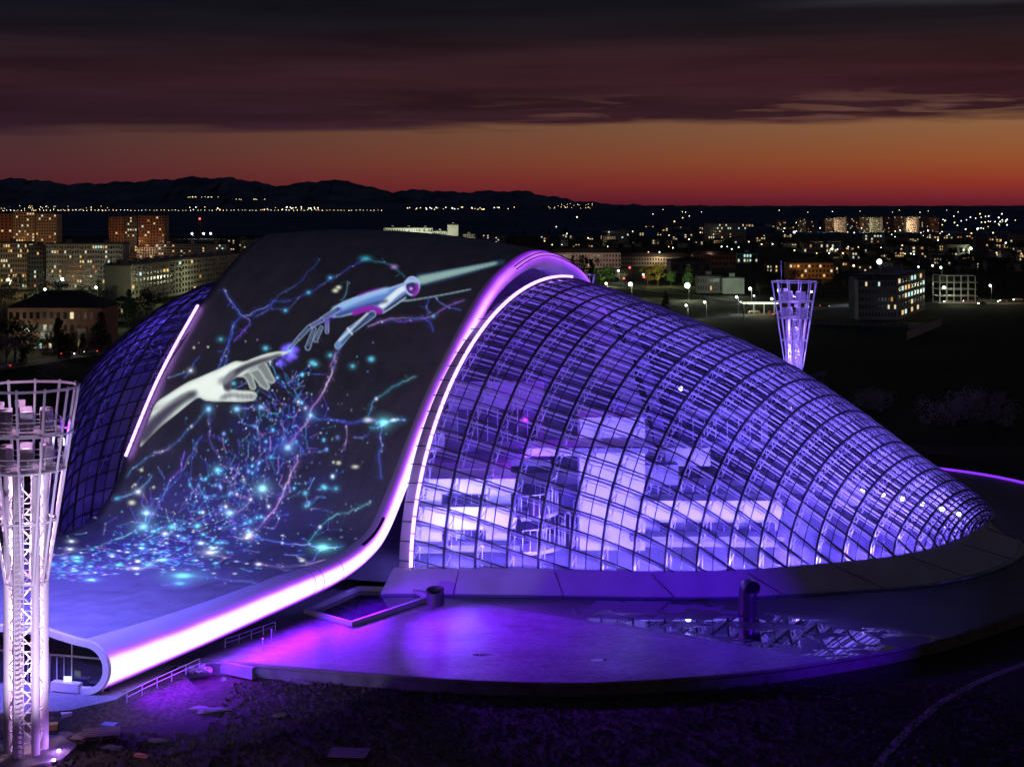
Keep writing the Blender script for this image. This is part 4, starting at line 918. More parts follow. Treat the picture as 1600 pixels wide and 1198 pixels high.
den([(300, 899), (330, 901), (358, 906), (400, 910), (430, 918), (450, 928)], 1.0, BLU, .7, .6, seed=24); dot(286, 899, 3.2, (110, 220, 250), 1.2, 3.6, 9); dot(281, 911, 2.2, CYA, .9, 3, 6); den([(252, 913), (286, 899), (302, 908)], 1.0, BLU, .6); dot(329, 863, 2.6, WHT, 1, 2.4, 7); dot(233, 882, 2.2, CYA, .9, 3, 5); den([(222, 888), (236, 880), (262, 868), (275, 862)], 1.5, (150, 170, 220), .9, .6)
den([(224, 823), (236, 806), (253, 779), (258, 768), (275, 741), (284, 722), (288, 706)], (2.2, 1.1), VIO, .95, 1.5, seed=25); den([(228, 795), (243, 780), (269, 757), (290, 728), (307, 696), (316, 682)], (1.2, 1.0), BLU, .85, 1.5, seed=26); den([(229, 801), (227, 815), (224, 823)], 1.4, CYA, .9, .4)
den([(180, 779), (200, 773), (216, 768), (226, 757), (237, 744)], (2.2, .8), (90, 150, 220), .9, .8, seed=27); den([(224, 772), (223, 790), (229, 801)], .9, VIO, .8, 1.4, seed=28); den([(224, 771), (230, 784), (229, 800)], .9, VIO, .8, 1.0, seed=29)
dot(229, 801, 3.4, (150, 215, 255), 1.2, 1.2, 10); dot(224, 823, 3.6, (130, 210, 255), 1.2, 1.7, 11); dot(216, 768, 2.6, WHT, .9, 1.3, 6); dot(183, 779, 2.4, TEA, .9, 1.8)
den([(199, 744), (212, 728), (228, 715), (262, 703), (285, 682), (300, 665), (314, 650), (326, 639)], (1.4, 1.0), (70, 130, 190), .75, .9, seed=30); den([(240, 706), (262, 701), (266, 694)], 1.2, PNK, .6)
den([(326, 639), (328, 660), (327, 685), (333, 700), (345, 716)], .8, VIO, .75, 1.2, seed=31); dot(326, 639, 3, (130, 200, 255), 1.1, 1, 8); dot(299, 666, 1.8, WHT, .8)
dot(370, 639, 3, (130, 200, 255), 1.1, 1.2, 7); dot(408, 636, 2.6, (120, 180, 255), 1, 1.2, 6); den([(370, 639), (388, 638), (395, 635), (408, 636), (418, 638)], 1.0, VIO, .9, .8, seed=32)
dot(340, 734, 3, (120, 220, 250), 1.1, 1.2, 8); den([(349, 742), (358, 752), (368, 770), (392, 780)], 1.0, PNK, .85, 1.8, seed=33); den([(347, 740), (366, 757), (372, 772)], .8, BLU, .8, 1.6, seed=34); dot(392, 780, 2, WHT, 1); dot(370, 772, 2, WHT, .9)
dot(410, 763, 4.4, (150, 225, 255), 1.3, 1.2, 12); dot(269, 823, 3, (100, 220, 240), 1, 1.4, 7); dot(358, 801, 3.4, (150, 205, 255), 1.1, 1.5, 8); dot(309, 821, 2.6, (110, 210, 240), 1, 1.4, 6); dot(391, 815, 2.2, CYA, .9, 1, 5)
den([(392, 780), (380, 795), (366, 803), (358, 801)], .9, PNK, .8, 1.2, seed=35); den([(358, 801), (366, 815), (368, 835), (372, 845)], .9, VIO, .8, 1.2, seed=36); den([(269, 823), (290, 823), (309, 821), (328, 808), (345, 797)], 1.1, BLU, .85, 1.3, seed=37); den([(269, 823), (262, 838), (245, 852)], 1.0, (150, 170, 210), .7, 1.0, seed=38); den([(259, 795), (262, 808), (268, 822)], .8, (140, 160, 200), .7, 1.0)
den([(180, 842), (203, 833), (224, 823)], (2.0, 1.4), TEA, 1, .6); den([(76, 868), (110, 862), (126, 858)], (.9, 1.3), (170, 150, 170), .65, .5); den([(126, 858), (170, 846), (190, 838)], .9, TEA, .55, .6)
for x, y, r_, s_ in ((206, 785, 3.0, 1.5), (221, 734, 2.0, 1.2), (211, 757, 1.6, 1.3), (207, 760, 1.2, 1), (240, 761, 1.6, 1.2), (529, 449, 2.2, 1.5), (524, 454, 2.4, 1.5), (529, 723, 2.2, 1.4), (521, 722, 1.6, 1), (555, 729, 2, 2.2), (216, 876, 2, 2), (303, 543, 1.5, 1), (325, 542, 1.3, 1)): dot(x, y, r_, (225, 230, 205), .85, s_)
for x, y, r_ in ((415, 544, 2.6), (488, 567, 3.2), (505, 760, 2.4), (580, 561, 3.2), (551, 572, 2.0), (516, 555, 2), (365, 599, 2), (345, 530, 1.5), (477, 770, 2.6), (478, 790, 1.8), (508, 762, 2.2), (525, 763, 1.8), (493, 569, 2)): dot(x, y, r_, (90, 190, 225), .85, 1.2, 5)
den([(477, 770), (481, 785), (478, 792), (500, 795), (520, 800)], 1.4, (60, 80, 160), .6, 1); den([(495, 765), (508, 761), (525, 762)], .9, CYA, .8, .5)
den([(288, 590), (296, 580), (303, 566), (312, 556)], .8, BLU, .5, 1); dot(298, 579, 2, WHT, .7, 1.2, 5); den([(262, 590), (280, 584), (298, 579)], 1.2, (60, 110, 180), .6, .5)
# --- plasma between the fingertips
for _ in range(60):
    a = rr.uniform(0, 6.28); q = rr.uniform(0, 1) ** .6; dot(450 + math.cos(a) * 13 * q + 3, 551 - math.sin(a) * 13 * q - 1, rr.uniform(2, 4.5), (105, 85, 235), .30)
for _ in range(12): dot(rr.gauss(438, 3), rr.gauss(566, 3), 3, (100, 85, 235), .3)
dot(452, 548, 3, (80, 190, 200), .8, 1, 6)
# --- human hand
arm = smooth([(244, 630), (260, 618), (290, 599), (310, 590), (338, 578), (355, 570), (368, 564.5), (382, 565), (395, 560), (415, 553), (433, 549.5), (447, 549), (450, 551.5), (433, 558), (424, 562), (412, 567), (395, 575), (380, 586), (370, 589), (362, 595), (360, 602), (362, 608), (374, 610), (392, 611), (400, 614), (401, 620), (393, 626), (365, 627), (335, 627), (320, 625), (310, 621), (297, 629), (275, 647), (252, 665), (230, 687), (219, 697), (226, 675), (234, 652)], 4)
fing = [smooth(q, 4) for q in ([(366, 587), (376, 588), (383, 591), (388, 600), (391, 607), (396.5, 609), (400, 605), (397, 595), (394, 586), (386, 580)], [(390, 582), (394, 587), (401, 596), (409, 605), (416, 608.5), (421.6, 605), (416, 594), (410, 583.6), (403, 576)], [(400, 573), (407, 581), (415, 594), (424, 599), (430, 594.5), (424, 583), (418, 571), (411, 565)])]
palm = smooth([(378, 584), (395, 572), (412, 564), (418, 572), (408, 584), (394, 588), (372, 589)], 4)
hm = np.zeros((AH, AW), np.float32)
def skin(poly, c0, c1, rimw, rim=None):
    sl, a, sd, xx, yy = polymask(poly, 1.4); k = np.clip(sd / rimw, 0, 1) ** .7
    col = lin(c0)[None, None] * (1 - k[..., None]) + lin(c1)[None, None] * k[..., None]
    pic[sl] = pic[sl] * (1 - a[..., None]) + a[..., None] * col; al_h[sl] = np.maximum(al_h[sl], a); hm[sl] = np.maximum(hm[sl], a)
skin(palm, (110, 118, 118), (150, 158, 154), 5)
for q in fing: skin(q, (185, 196, 186), (112, 120, 120), 3.2)
skin(arm, (176, 186, 182), (218, 227, 219), 6)
brush(curve([(356, 606), (355, 597), (362, 587), (376, 577), (395, 568.5), (415, 561.5), (438, 555)]), (5.0, 2.0), (48, 46, 60), .95, 3.5, hm)
brush(curve([(345, 596), (354, 592), (364, 582)]), (3, 2), (120, 122, 130), .5, 6, hm)
brush(curve([(222, 684), (240, 662), (262, 642), (285, 624), (304, 614)]), (8, 3), (48, 46, 62), .95, 6, hm)
brush(curve([(240, 640), (262, 630), (290, 617)]), (2, 1), (120, 124, 130), .35, 5, hm)
brush(curve([(346, 622), (360, 617), (380, 619), (398, 619)]), (2.2, 2.6), (96, 98, 104), .5, 4, hm)
for x in (352, 358, 371, 378, 385, 391): brush([(x, 616), (x + 1.5, 624)], .8, (70, 70, 78), .5, 2, hm)
brush([(365, 626.5), (397, 626)], .7, (225, 215, 225), .8, 1, hm)
for x, y in ((300, 606), (318, 600), (333, 612), (342, 586), (322, 588), (350, 578)): brush([(x, y), (x + 9, y - 5)], 2, (236, 240, 232), .35, 5, hm)
# --- robot hand
STL, DRK, LGT, PUR = (84, 118, 186), (12, 15, 36), (150, 176, 212), (120, 24, 150)
def plate(poly, c0, c1, rimw, rimc=None):
    sl, a, sd, xx, yy = polymask(poly, 1.3); k = np.clip(sd / rimw, 0, 1); col = lin(c0) * (1 - k[..., None]) + lin(c1) * k[..., None]
    pic[sl] = pic[sl] * (1 - a[..., None]) + a[..., None] * col; al_r[sl] = np.maximum(al_r[sl], a)
brush(curve([(656, 438), (700, 429), (740, 420), (786, 409)]), (8.5, 1.6), (26, 54, 82), .8, 4)
brush(curve([(656, 438), (700, 428), (740, 419), (775, 411)]), (5.5, .8), (130, 160, 156), .9, 3)
brush(curve([(612, 477), (627, 470), (642, 469), (690, 461), (735, 452)]), (1.0, .6), (130, 156, 170), .8, 1)
plate(smooth([(637, 441), (610, 449), (580, 456), (550, 466), (530, 475), (514, 490), (524, 496), (550, 491), (566, 484), (590, 482), (600, 487), (614, 477), (630, 465), (641, 455)], 4), LGT, STL, 4)
brush(curve([(596, 478), (608, 468), (622, 456), (632, 450)]), (3.6, 2.6), (206, 218, 222), .9, 3); brush(curve([(602, 485), (618, 473), (638, 458)]), (2.4, 1.6), DRK, .9, 1.5); brush(curve([(598, 489), (614, 479), (634, 465)]), .7, LGT, .9, 1)
brush(curve([(522, 484), (545, 474), (575, 462), (605, 453)]), 2.6, (150, 186, 224), .6, 4); brush(curve([(526, 493), (548, 486), (575, 477), (604, 470)]), 2.2, (34, 54, 112), .8, 3)
brush(curve([(560, 462), (575, 456), (592, 451)]), 1.1, PUR, .8, 1.2)
brush(curve([(553, 489), (566, 484), (580, 482), (594, 486)]), (3.2, 4.5), PUR, .9, 2)
def phal(p, q, w0, w1, fill=DRK, rim_=LGT):
    brush([p, q], (w0, w1), rim_, .95, 1); brush([p, q], (w0 - .8, w1 - .8), fill, 1, .8); m_ = lambda t_: (p[0] + (q[0] - p[0]) * t_, p[1] + (q[1] - p[1]) * t_); brush([m_(.1), m_(.9)], .6, (150, 180, 220), .35, 1.2)
phal((502, 512), (493, 531), 2.8, 3.4); phal((511, 504), (511, 518), 2.6, 3.0, (50, 30, 110)); phal((491, 514), (481, 543), 3.0, 4.2)
phal((528, 483), (503, 499), 4.0, 3.6, (40, 56, 104)); phal((503, 500), (485, 510), 3.4, 3.2, (50, 30, 110)); phal((483, 511), (467, 528), 3.4, 3.2); phal((464, 531), (452, 545), 2.8, 2.0)
for x, y in ((532, 481), (519, 492), (513, 497), (508, 500)): brush([(x, y), (x + 1, y + 4)], 1.6, (96, 50, 190), .8, 1.5)
phal((582, 491), (548, 516), 5.4, 5.6, (44, 66, 116)); phal((546, 518), (528, 540), 5.4, 5.2, (80, 120, 170)); brush([(580, 490), (534, 536)], 1.3, DRK, .85, 1.5); brush([(574, 490), (530, 532)], 1.0, (225, 235, 240), .7, 1.5); brush([(543, 513), (550, 522)], .8, (225, 235, 240), .9, 1)
c_ = [(644 + 11 * math.cos(a), 447 + 14 * math.sin(a)) for a in np.linspace(0, 2 * math.pi, 30)]
plate(c_, (150, 170, 230), (30, 36, 84), 2.0); brush(c_, .9, (160, 180, 235), .95, 1); brush(curve([(634, 441), (644, 438), (654, 441)]), 2.0, LGT, .8, 2); brush([(641, 451), (643, 452)], 3.4, PUR, .95, 2); brush([(642, 451), (642.5, 451)], 1.4, (200, 190, 240), .9, 1); brush(curve([(651, 444), (652, 454), (646, 461)]), 2.0, PUR, .8, 2)
# --- carry the picture onto the roof
def fine_sheet():
    qa = np.concatenate([np.linspace(9, 44, 300), np.linspace(44.12, 90, 340)]); ra = np.linspace(.0, 1.0, 345)
    Pn = np.zeros((len(qa), len(ra), 3))
    for i, q in enumerate(qa):
        n_ = qnorm(q); rr_ = interp(RQ, q); e0 = edge_pt(q); k = 1 - catmull(NARROW, q) / 42.4; ex = extra(q, ra)
        for c in range(3): Pn[i, :, c] = e0[c] + DW[c] * ra * k + n_[c] * (rr_ + .05) + (ex if c == 2 else 0)
    return Pn
Pn = fine_sheet(); px = 800 + FPX * Pn[..., 0] / Pn[..., 1] - AX; py = HOR + FPX * (CH - Pn[..., 2]) / Pn[..., 1] - AY
def samp(buf):
    x = np.clip(px, 0, AW - 1.001); y = np.clip(py, 0, AH - 1.001); xi, yi = x.astype(int), y.astype(int); fx, fy = x - xi, y - yi
    if buf.ndim == 3: fx, fy = fx[..., None], fy[..., None]
    v = buf[yi, xi] * (1 - fx) * (1 - fy) + buf[yi, xi + 1] * fx * (1 - fy) + buf[yi + 1, xi] * (1 - fx) * fy + buf[yi + 1, xi + 1] * fx * fy
    ok = (px >= 0) & (px < AW - 1) & (py >= 0) & (py < AH - 1)
    return v * (ok[..., None] if buf.ndim == 3 else ok)
colv = samp(pic); ha, ra_ = samp(al_h), samp(al_r)
def art_material():
    m = bpy.data.materials.new('projected_light'); m.use_nodes = True; T = m.node_tree; b = T.nodes['Principled BSDF']; b.inputs['Base Color'].default_value = (.27, .27, .29, 1); b.inputs['Roughness'].default_value = .55; b.inputs['Specular IOR Level'].default_value = .35
    at = T.nodes.new('ShaderNodeAttribute'); at.attribute_name = 'picture'; T.links.new(at.outputs['Color'], b.inputs['Emission Color']); b.inputs['Emission Strength'].default_value = 1.15; return m
artm = art_material()
def corner_max(a): return np.maximum(np.maximum(a[:-1, :-1], a[1:, :-1]), np.maximum(a[:-1, 1:], a[1:, 1:]))
lum = corner_max(colv.max(axis=2)); hq, rq = corner_max(ha), corner_max(ra_)
for nm, sel, lb in (('human_hand_picture', (hq > .5), 'pale human hand with pointing finger'), ('robot_hand_picture', (rq > .4) & (hq <= .5), 'steel blue robot hand reaching down'), ('nerve_web_picture', (lum > .006) & (hq <= .5) & (rq <= .4), 'glowing blue web of nerve cells')):
    ii, jj = np.nonzero(sel); m_ = colv.shape[1]; fidx = np.stack([ii * m_ + jj, ii * m_ + jj + 1, (ii + 1) * m_ + jj + 1, (ii + 1) * m_ + jj], 1)
    uq, inv = np.unique(fidx.ravel(), return_inverse=True); vs = Pn.reshape(-1, 3)[uq]; cs_ = colv.reshape(-1, 3)[uq]; fs = inv.reshape(-1, 4)
    me = bpy.data.meshes.new(nm); me.from_pydata(vs.tolist(), [], fs.tolist()); me.update(); me.materials.append(artm)
    at_ = me.attributes.new('picture', 'FLOAT_COLOR', 'POINT'); at_.data.foreach_set('color', np.concatenate([cs_, np.ones((len(cs_), 1))], 1).astype(np.float32).ravel())
    me.polygons.foreach_set('use_smooth', [True] * len(me.polygons))
    o = bpy.data.objects.new(nm, me); C.objects.link(o); place(o); o['label'] = lb
# ================================================================== THE TOWN
rc = random.Random(99)
def gy(py): return FPX * (CH - G0) / (py - HOR)         # distance of a ground point on a photo row
lit1 = mat('window_warm', (.05, .04, .02), emit=(1.0, .62, .22), estr=.95); lit2 = mat('window_cream', (.05, .05, .04), emit=(1.0, .86, .52), estr=.85)
lit3 = mat('window_cool', (.04, .05, .05), emit=(.62, .95, .90), estr=.95); lit4 = mat('window_amber', (.05, .03, .01), emit=(1.0, .40, .08), estr=.6)
offm = mat('window_dark', (.018, .02, .026), .25, spec=.6)
WM = {}
def win_mesh(w_, h_, m):
    k = (round(w_, 2), round(h_, 2), m.name)
    if k not in WM:
        mb = MB().box((0, 0, 0), (w_, .16, h_)); WM[k] = mb.mesh('window', m)
    return WM[k]
def facade_mat(name, col): return mat('facade_' + name, col, .85, noise=.28, nscale=.12)
def windows(t, p, q, z0, z1, floors, cols, litf, off=.1, off_frac=1.0, cap=100, cool=.4, ww=None, wh=None):
    d = (q - p); ln_ = d.length; d.normalize(); nn = Vector((d.y, -d.x, 0)); rz = math.atan2(d.y, d.x); fh = (z1 - z0) / floors; cw = ln_ / cols
    cells = [(i, j) for j in range(floors) for i in range(cols)]; lit = [c for c in cells if rc.random() < litf]; rest = [c for c in cells if c not in set(lit)]
    lit = lit[:cap]; rc.shuffle(rest); n_ = max(0, min(len(rest), cap - len(lit))); chosen = [(c, True) for c in lit] + [(c, False) for c in rest[:n_] if rc.random() < off_frac]
    for (i, j), on in chosen:
        m_ = rc.choice([lit2, lit2, lit1, lit4] + ([lit3] * 2 if rc.random() < cool else [lit1, lit2])) if on else offm
        w_ = (ww or cw * .5); h_ = (wh or fh * .52)
        o = bpy.data.objects.new('window', win_mesh(w_, h_, m_)); C.objects.link(o); o.parent = t
        o.location = p + d * (cw * (i + .5)) + nn * off + Vector((0, 0, z0 + fh * (j + .5))); o.rotation_euler = (0, 0, rz)
    leftover = rest[n_:]
    if leftover and off_frac > .5:
        mb = MB()
        for i, j in leftover: c = p + d * (cw * (i + .5)) + nn * off + Vector((0, 0, z0 + fh * (j + .5))); mb.box(tuple(c), ((ww or cw * .5), .16, (wh or fh * .52)), rz)
        mb.build('dark_windows', offm, t)['kind'] = 'stuff'
def block(label, p, q, H, dep, col, floors, cols, litf, cat='apartment block', roof='flat', side=0, group=None, name='apartment_block', balc=False, off_frac=1.0, cool=.4, parapet=.9, zb=G0):
    """p, q: left and right foot of the visible facade"""
    p = Vector((p[0], p[1], 0)); q = Vector((q[0], q[1], 0)); d = q - p; W_ = d.length; rz = math.atan2(d.y, d.x); nb = Vector((-d.y, d.x, 0)).normalized()
    t = empty(name, (p.x, p.y, zb)); tag(t, label, cat, group)
    a = Vector((0, 0, 0)); b = d; c = b + nb * dep; e = a + nb * dep; up = Vector((0, 0, H))
    mb = MB().add([a, b, c, e, a + up, b + up, c + up, e + up], [(0, 1, 5, 4), (1, 2, 6, 5), (2, 3, 7, 6), (3, 0, 4, 7), (4, 5, 6, 7)]); wl = mb.build('wall', facade_mat(*col), t)
    mid = (a + b + c + e) / 4; dn = d.normalized()
    if roof == 'flat':
        MB().sweep([a + up - nb * .15, b + up - nb * .15, c + up, e + up], .22, 4, r2=parapet / 2, closed=True).build('parapet', mat('roof_edge', (.06, .055, .055), .9), t)
        for k in range(max(1, int(W_ / 18))):
            pc_ = a + dn * (W_ * (k + .5) / max(1, int(W_ / 18))) + nb * dep * .5 + up; MB().box(tuple(pc_ + Vector((0, 0, 1.2))), (3.2, 3.2, 2.4), rz).build('stair_head', wl.data.materials[0], t)
    else:
        oh = .8; rh = roof if isinstance(roof, (int, float)) else dep * .28; A_, B_, C_, E_ = a - dn * oh - nb * oh, b + dn * oh - nb * oh, c + dn * oh + nb * oh, e - dn * oh + nb * oh
        r1, r2_ = a + dn * dep * .45 + nb * dep * .5, b - dn * dep * .45 + nb * dep * .5
        if (r2_ - r1).dot(dn) < 0: r1 = r2_ = mid
        top = up + Vector((0, 0, rh)); MB().add([A_ + up, B_ + up, C_ + up, E_ + up, r1 + top, r2_ + top], [(0, 1, 5, 4), (1, 2, 5), (2, 3, 4, 5), (3, 0, 4), (3, 2, 1, 0)]).build('roof', mat('roof_tiles', (.05, .035, .03), .9, noise=.3, nscale=.8), t)
    windows(t, a, b, .8, H - .5, floors, cols, litf, off_frac=off_frac, cool=cool)
    if side == 1: windows(t, b, c, .8, H - .5, floors, max(1, int(dep / 4)), litf * .8, off_frac=off_frac, cap=40, cool=cool)
    if side == -1: windows(t, e, a, .8, H - .5, floors, max(1, int(dep / 4)), litf * .8, off_frac=off_frac, cap=40, cool=cool)
    if balc:
        fh = (H - 1.3) / floors; nn = -nb
        for j in range(1, floors):
            for i in range(balc):
                c0 = a + dn * (W_ * (i + .5) / balc) + nn * .6 + Vector((0, 0, .8 + fh * j)); MB().box(tuple(c0 + Vector((0, 0, .45))), (min(5, W_ / balc * .5), 1.2, 1.0), rz).build('balcony', facade_mat('balcony', (.28, .26, .24)), t)
    return t
def foot(px, Y): return ((px - 800) * Y / FPX, Y)
GREY, SAND, BRICK, PALE = ('grey', (.30, .28, .27)), ('sand', (.40, .33, .25)), ('brick', (.30, .15, .09)), ('pale', (.5, .48, .42))
DARKC = ('dark', (.12, .12, .13))
def blk(label, x0, x1, yt, yb, dep, col, floors, cols, litf, **k):
    Y = gy(yb); Ht = (CH - (yt - HOR) * Y / FPX) - G0; return block(label, foot(x0, Y), foot(x1, Y), Ht, dep, col, floors, cols, litf, **k)
# left side of the town
blk('orange lit slab block at the left edge, below the tallest towers', -70, 42, 379, 452, 16, SAND, 9, 30, .22, side=1)
blk('long grey apartment block with scattered lit windows, right of the orange lit slab', 72, 192, 381, 453, 16, GREY, 9, 30, .17, balc=8)
blk('narrow dark grey block adjoining the left end of the long grey one', 44, 70, 384, 452, 14, DARKC, 9, 6, .12)
blk('tall orange brown tower at the far left with almost no lit windows', -30, 19, 334, 402, 20, BRICK, 14, 8, .04)
blk('tall tower with the amber stairwell, middle of the far left tower group', 20, 54, 331, 402, 20, SAND, 15, 8, .20, cool=.1)
blk('tall sand coloured tower at the right end of the far left tower group', 56, 88, 334, 402, 20, SAND, 14, 8, .10)
blk('tall orange brown blank tower standing alone above the grey block', 170, 194, 339, 403, 20, BRICK, 14, 5, .02)
blk('tall dark tower with one column of lit windows, middle of its three', 195, 214, 338, 403, 20, DARKC, 14, 5, .26)
blk('tall brown tower, right one of the three beyond the grey block', 216, 257, 337, 403, 20, BRICK, 14, 9, .06)
blk('low long block with a row of bright top floor windows under the radio mast', 243, 354, 381, 404, 16, GREY, 5, 26, .16, side=0)
blk('small pale block left of the one with the row of bright top windows', 214, 242, 386, 404, 14, PALE, 4, 7, .08)
block('long weathered five storey block running back beside the dome', foot(205, 808), foot(378, 1030), 20.5, 14, ('weathered', (.36, .34, .27)), 6, 38, .07, balc=14, off_frac=1.0)
blk('gable wall block in front of the long weathered one', 163, 204, 413, 470, 12, DARKC, 6, 7, .07)
blk('brownish villa with a big dark hip roof near the street lamps at left', 12, 160, 481, 545, 22, ('villa', (.34, .17, .12)), 3, 14, .07, roof=5.5, cat='house', name='house')
blk('small greenish lit house squeezed between trees at left', 176, 197, 470, 502, 10, ('mint', (.50, .58, .42)), 3, 5, .2, roof=2.0, cat='house', name='house')
blk('low corner shop with glowing cyan windows under the villa', 52, 82, 531, 550, 8, ('shop', (.35, .38, .38)), 1, 4, .95, cool=1.0, cat='shop', name='shop', parapet=.5)
blk('tiny kiosk with warm light beside the villa', 121, 132, 524, 548, 4, ('kiosk', (.6, .5, .4)), 1, 2, .9, cat='kiosk', name='kiosk', parapet=.3)
blk('dim block just left of the ribbon crest with three lit windows', 356, 398, 374, 402, 16, DARKC, 8, 12, .10)
blk('second dim block left of the ribbon crest, partly hidden', 398, 440, 371, 398, 16, GREY, 7, 12, .09)
blk('long dark unlit block peeping over the ribbon crest at left', 440, 516, 362, 392, 16, DARKC, 7, 20, .01)
blk('long floodlit white building above the ribbon crest', 600, 676, 356, 386, 14, PALE, 4, 20, .0, off_frac=.9)
blk('narrow floodlit white stair block at the right end of the white building', 699, 716, 351, 386, 10, PALE, 6, 1, .0, off_frac=.2)
blk('lower floodlit white wing between the white building and its stair block', 677, 698, 361, 386, 12, PALE, 3, 6, .0)
blk('small sand block right of the floodlit white building', 723, 742, 366, 386, 12, SAND, 4, 5, .1)
blk('pair of dim slabs right of the small sand block', 751, 790, 366, 384, 14, GREY, 5, 12, .16)
# middle and right side
blk('pinkish three storey terrace with a dark roof behind the row of trees', 856, 970, 395, 419, 14, ('pink', (.50, .38, .32)), 3, 24, .04, roof=3.5, cat='terrace', name='terrace')
blk('long low terrace with a few warm windows right of the pinkish terrace', 972, 1082, 401, 416, 14, SAND, 2, 26, .10, roof=3.0, cat='terrace', name='terrace')
blk('brownish terrace right of the long low terrace', 1083, 1150, 398, 418, 14, BRICK, 2, 12, .12, roof=3.0, cat='terrace', name='terrace')
blk('turquoise lit pavilion beside the brownish terrace', 1152, 1184, 395, 412, 9, ('turquoise', (.25, .55, .52)), 2, 7, .5, cool=1.0, cat='pavilion', name='pavilion')
blk('dark square office with lit middle floor beyond the terraces', 941, 983, 360, 382, 16, DARKC, 5, 10, .10)
blk('low wing with cream windows in front of the dark square office', 942, 962, 369, 383, 10, SAND, 3, 6, .2)
blk('hotel like block with a full row of lit windows on the top floor', 1100, 1166, 349, 374, 16, DARKC, 5, 20, .14)
Mrow = [(1212, 1228, 345), (1247, 1259, 342), (1262, 1277, 343), (1289, 1303, 341), (1304, 1322, 340), (1323, 1342, 338), (1343, 1360, 339), (1361, 1378, 340), (1379, 1396, 339), (1397, 1414, 338), (1416, 1434, 339), (1436, 1452, 338), (1453, 1467, 340)]
ordn = ['first', 'second', 'third', 'fourth', 'fifth', 'sixth', 'seventh', 'eighth', 'ninth', 'tenth', 'eleventh', 'twelfth', 'last']
for i, (a, b, yt) in enumerate(Mrow): blk('%s from the left in the row of pinkish towers on the horizon' % ordn[i], a, b, yt, 362 + (i % 3), 16, (BRICK, SAND, ('rose', (.42, .28, .24)))[i % 3], 9, 8, .10, group='row of apartment towers on the horizon')
blk('dark roofed building with an amber lit front, beyond the far tower', 1233, 1302, 411, 436, 20, ('amber', (.45, .25, .10)), 3, 12, .22, roof=3.0, cat='building', name='building', cool=.0)
O_Y = gy(500)
block('dark left wing of the modern office block on the right', foot(1341, O_Y), foot(1401, O_Y), 18.5, 12, ('slate', (.20, .21, .23)), 5, 12, .10, cat='office', name='office_block', cool=.9)
block('modern office block with cool lit windows and a brick end', foot(1402.5, O_Y), foot(1445, O_Y * 1.10), 19.8, 22, ('concrete', (.30, .30, .30)), 5, 9, .30, side=1, cat='office', name='office_block', cool=1.0)
blk('long grey building behind the white hall', 1090, 1128, 431, 458, 12, GREY, 2, 10, .02, cat='building', name='building')
blk('white hall wall lit greenish white by the bright street lamp', 1129, 1163, 434, 459, 14, ('hall', (.62, .68, .60)), 1, 1, 0, off_frac=0, cat='hall', name='hall', parapet=.3)
blk('dark warehouse with a curved looking roof behind the lit trees', 1048, 1112, 408, 428, 30, DARKC, 1, 4, 0, roof=3.0, cat='warehouse', name='warehouse')
blk('white lit balcony house in the middle of the right hand town', 1351, 1383, 366, 381, 12, PALE, 3, 7, .45, cool=.8, cat='house', name='house')
blk('row of bright terraced windows left of the big lamp', 1256, 1312, 380, 396, 12, PALE, 2, 13, .4, cool=.5, cat='terrace', name='terrace')
blk('house row with four orange windows below the balcony house', 1320, 1382, 384, 396, 12, DARKC, 1, 8, .5, cool=0, cat='terrace', name='terrace')
blk('dark tall chimney like block near the right edge', 1525, 1541, 368, 404, 10, DARKC, 8, 3, 0, off_frac=.0)
blk('barn with a pale striped roof left of the dark chimney block', 1480, 1515, 382, 400, 16, ('barn', (.35, .33, .26)), 1, 4, 0, roof=4.0, cat='barn', name='barn')
blk('pale villa with two windows near the middle right', 1418, 1444, 384, 397, 12, PALE, 2, 4, .2, roof=3.0, cat='house', name='house')
blk('grey house at the right edge with a warm window', 1578, 1600, 364, 380, 12, GREY, 3, 5, .15, roof=2.5, cat='house', name='house')
# concrete frame under construction
p = Vector(foot(1467, gy(474)) + (G0,)); t = empty('construction_frame', p); tag(t, 'unfinished four storey concrete frame with open floors by the lit yard', 'building shell'); Wc = (1526 - 1467) * gy(474) / FPX
cm_ = mat('raw_concrete', (.5, .48, .44), .85, noise=.2, nscale=.4)
for k in range(5):
    MB().box((Wc / 2 + (k % 2) * .5, 7, .2 + k * 3.6), (Wc - (2 if k == 4 else 0), 14, .35)).build('floor_slab', cm_, t)
    if k < 4:
        for i in range(6):
            for yy in (.5, 13.5): MB().box((.6 + i * (Wc - 1.2) / 5, yy, 2.0 + k * 3.6), (.45, .45, 3.25)).build('column', cm_, t)
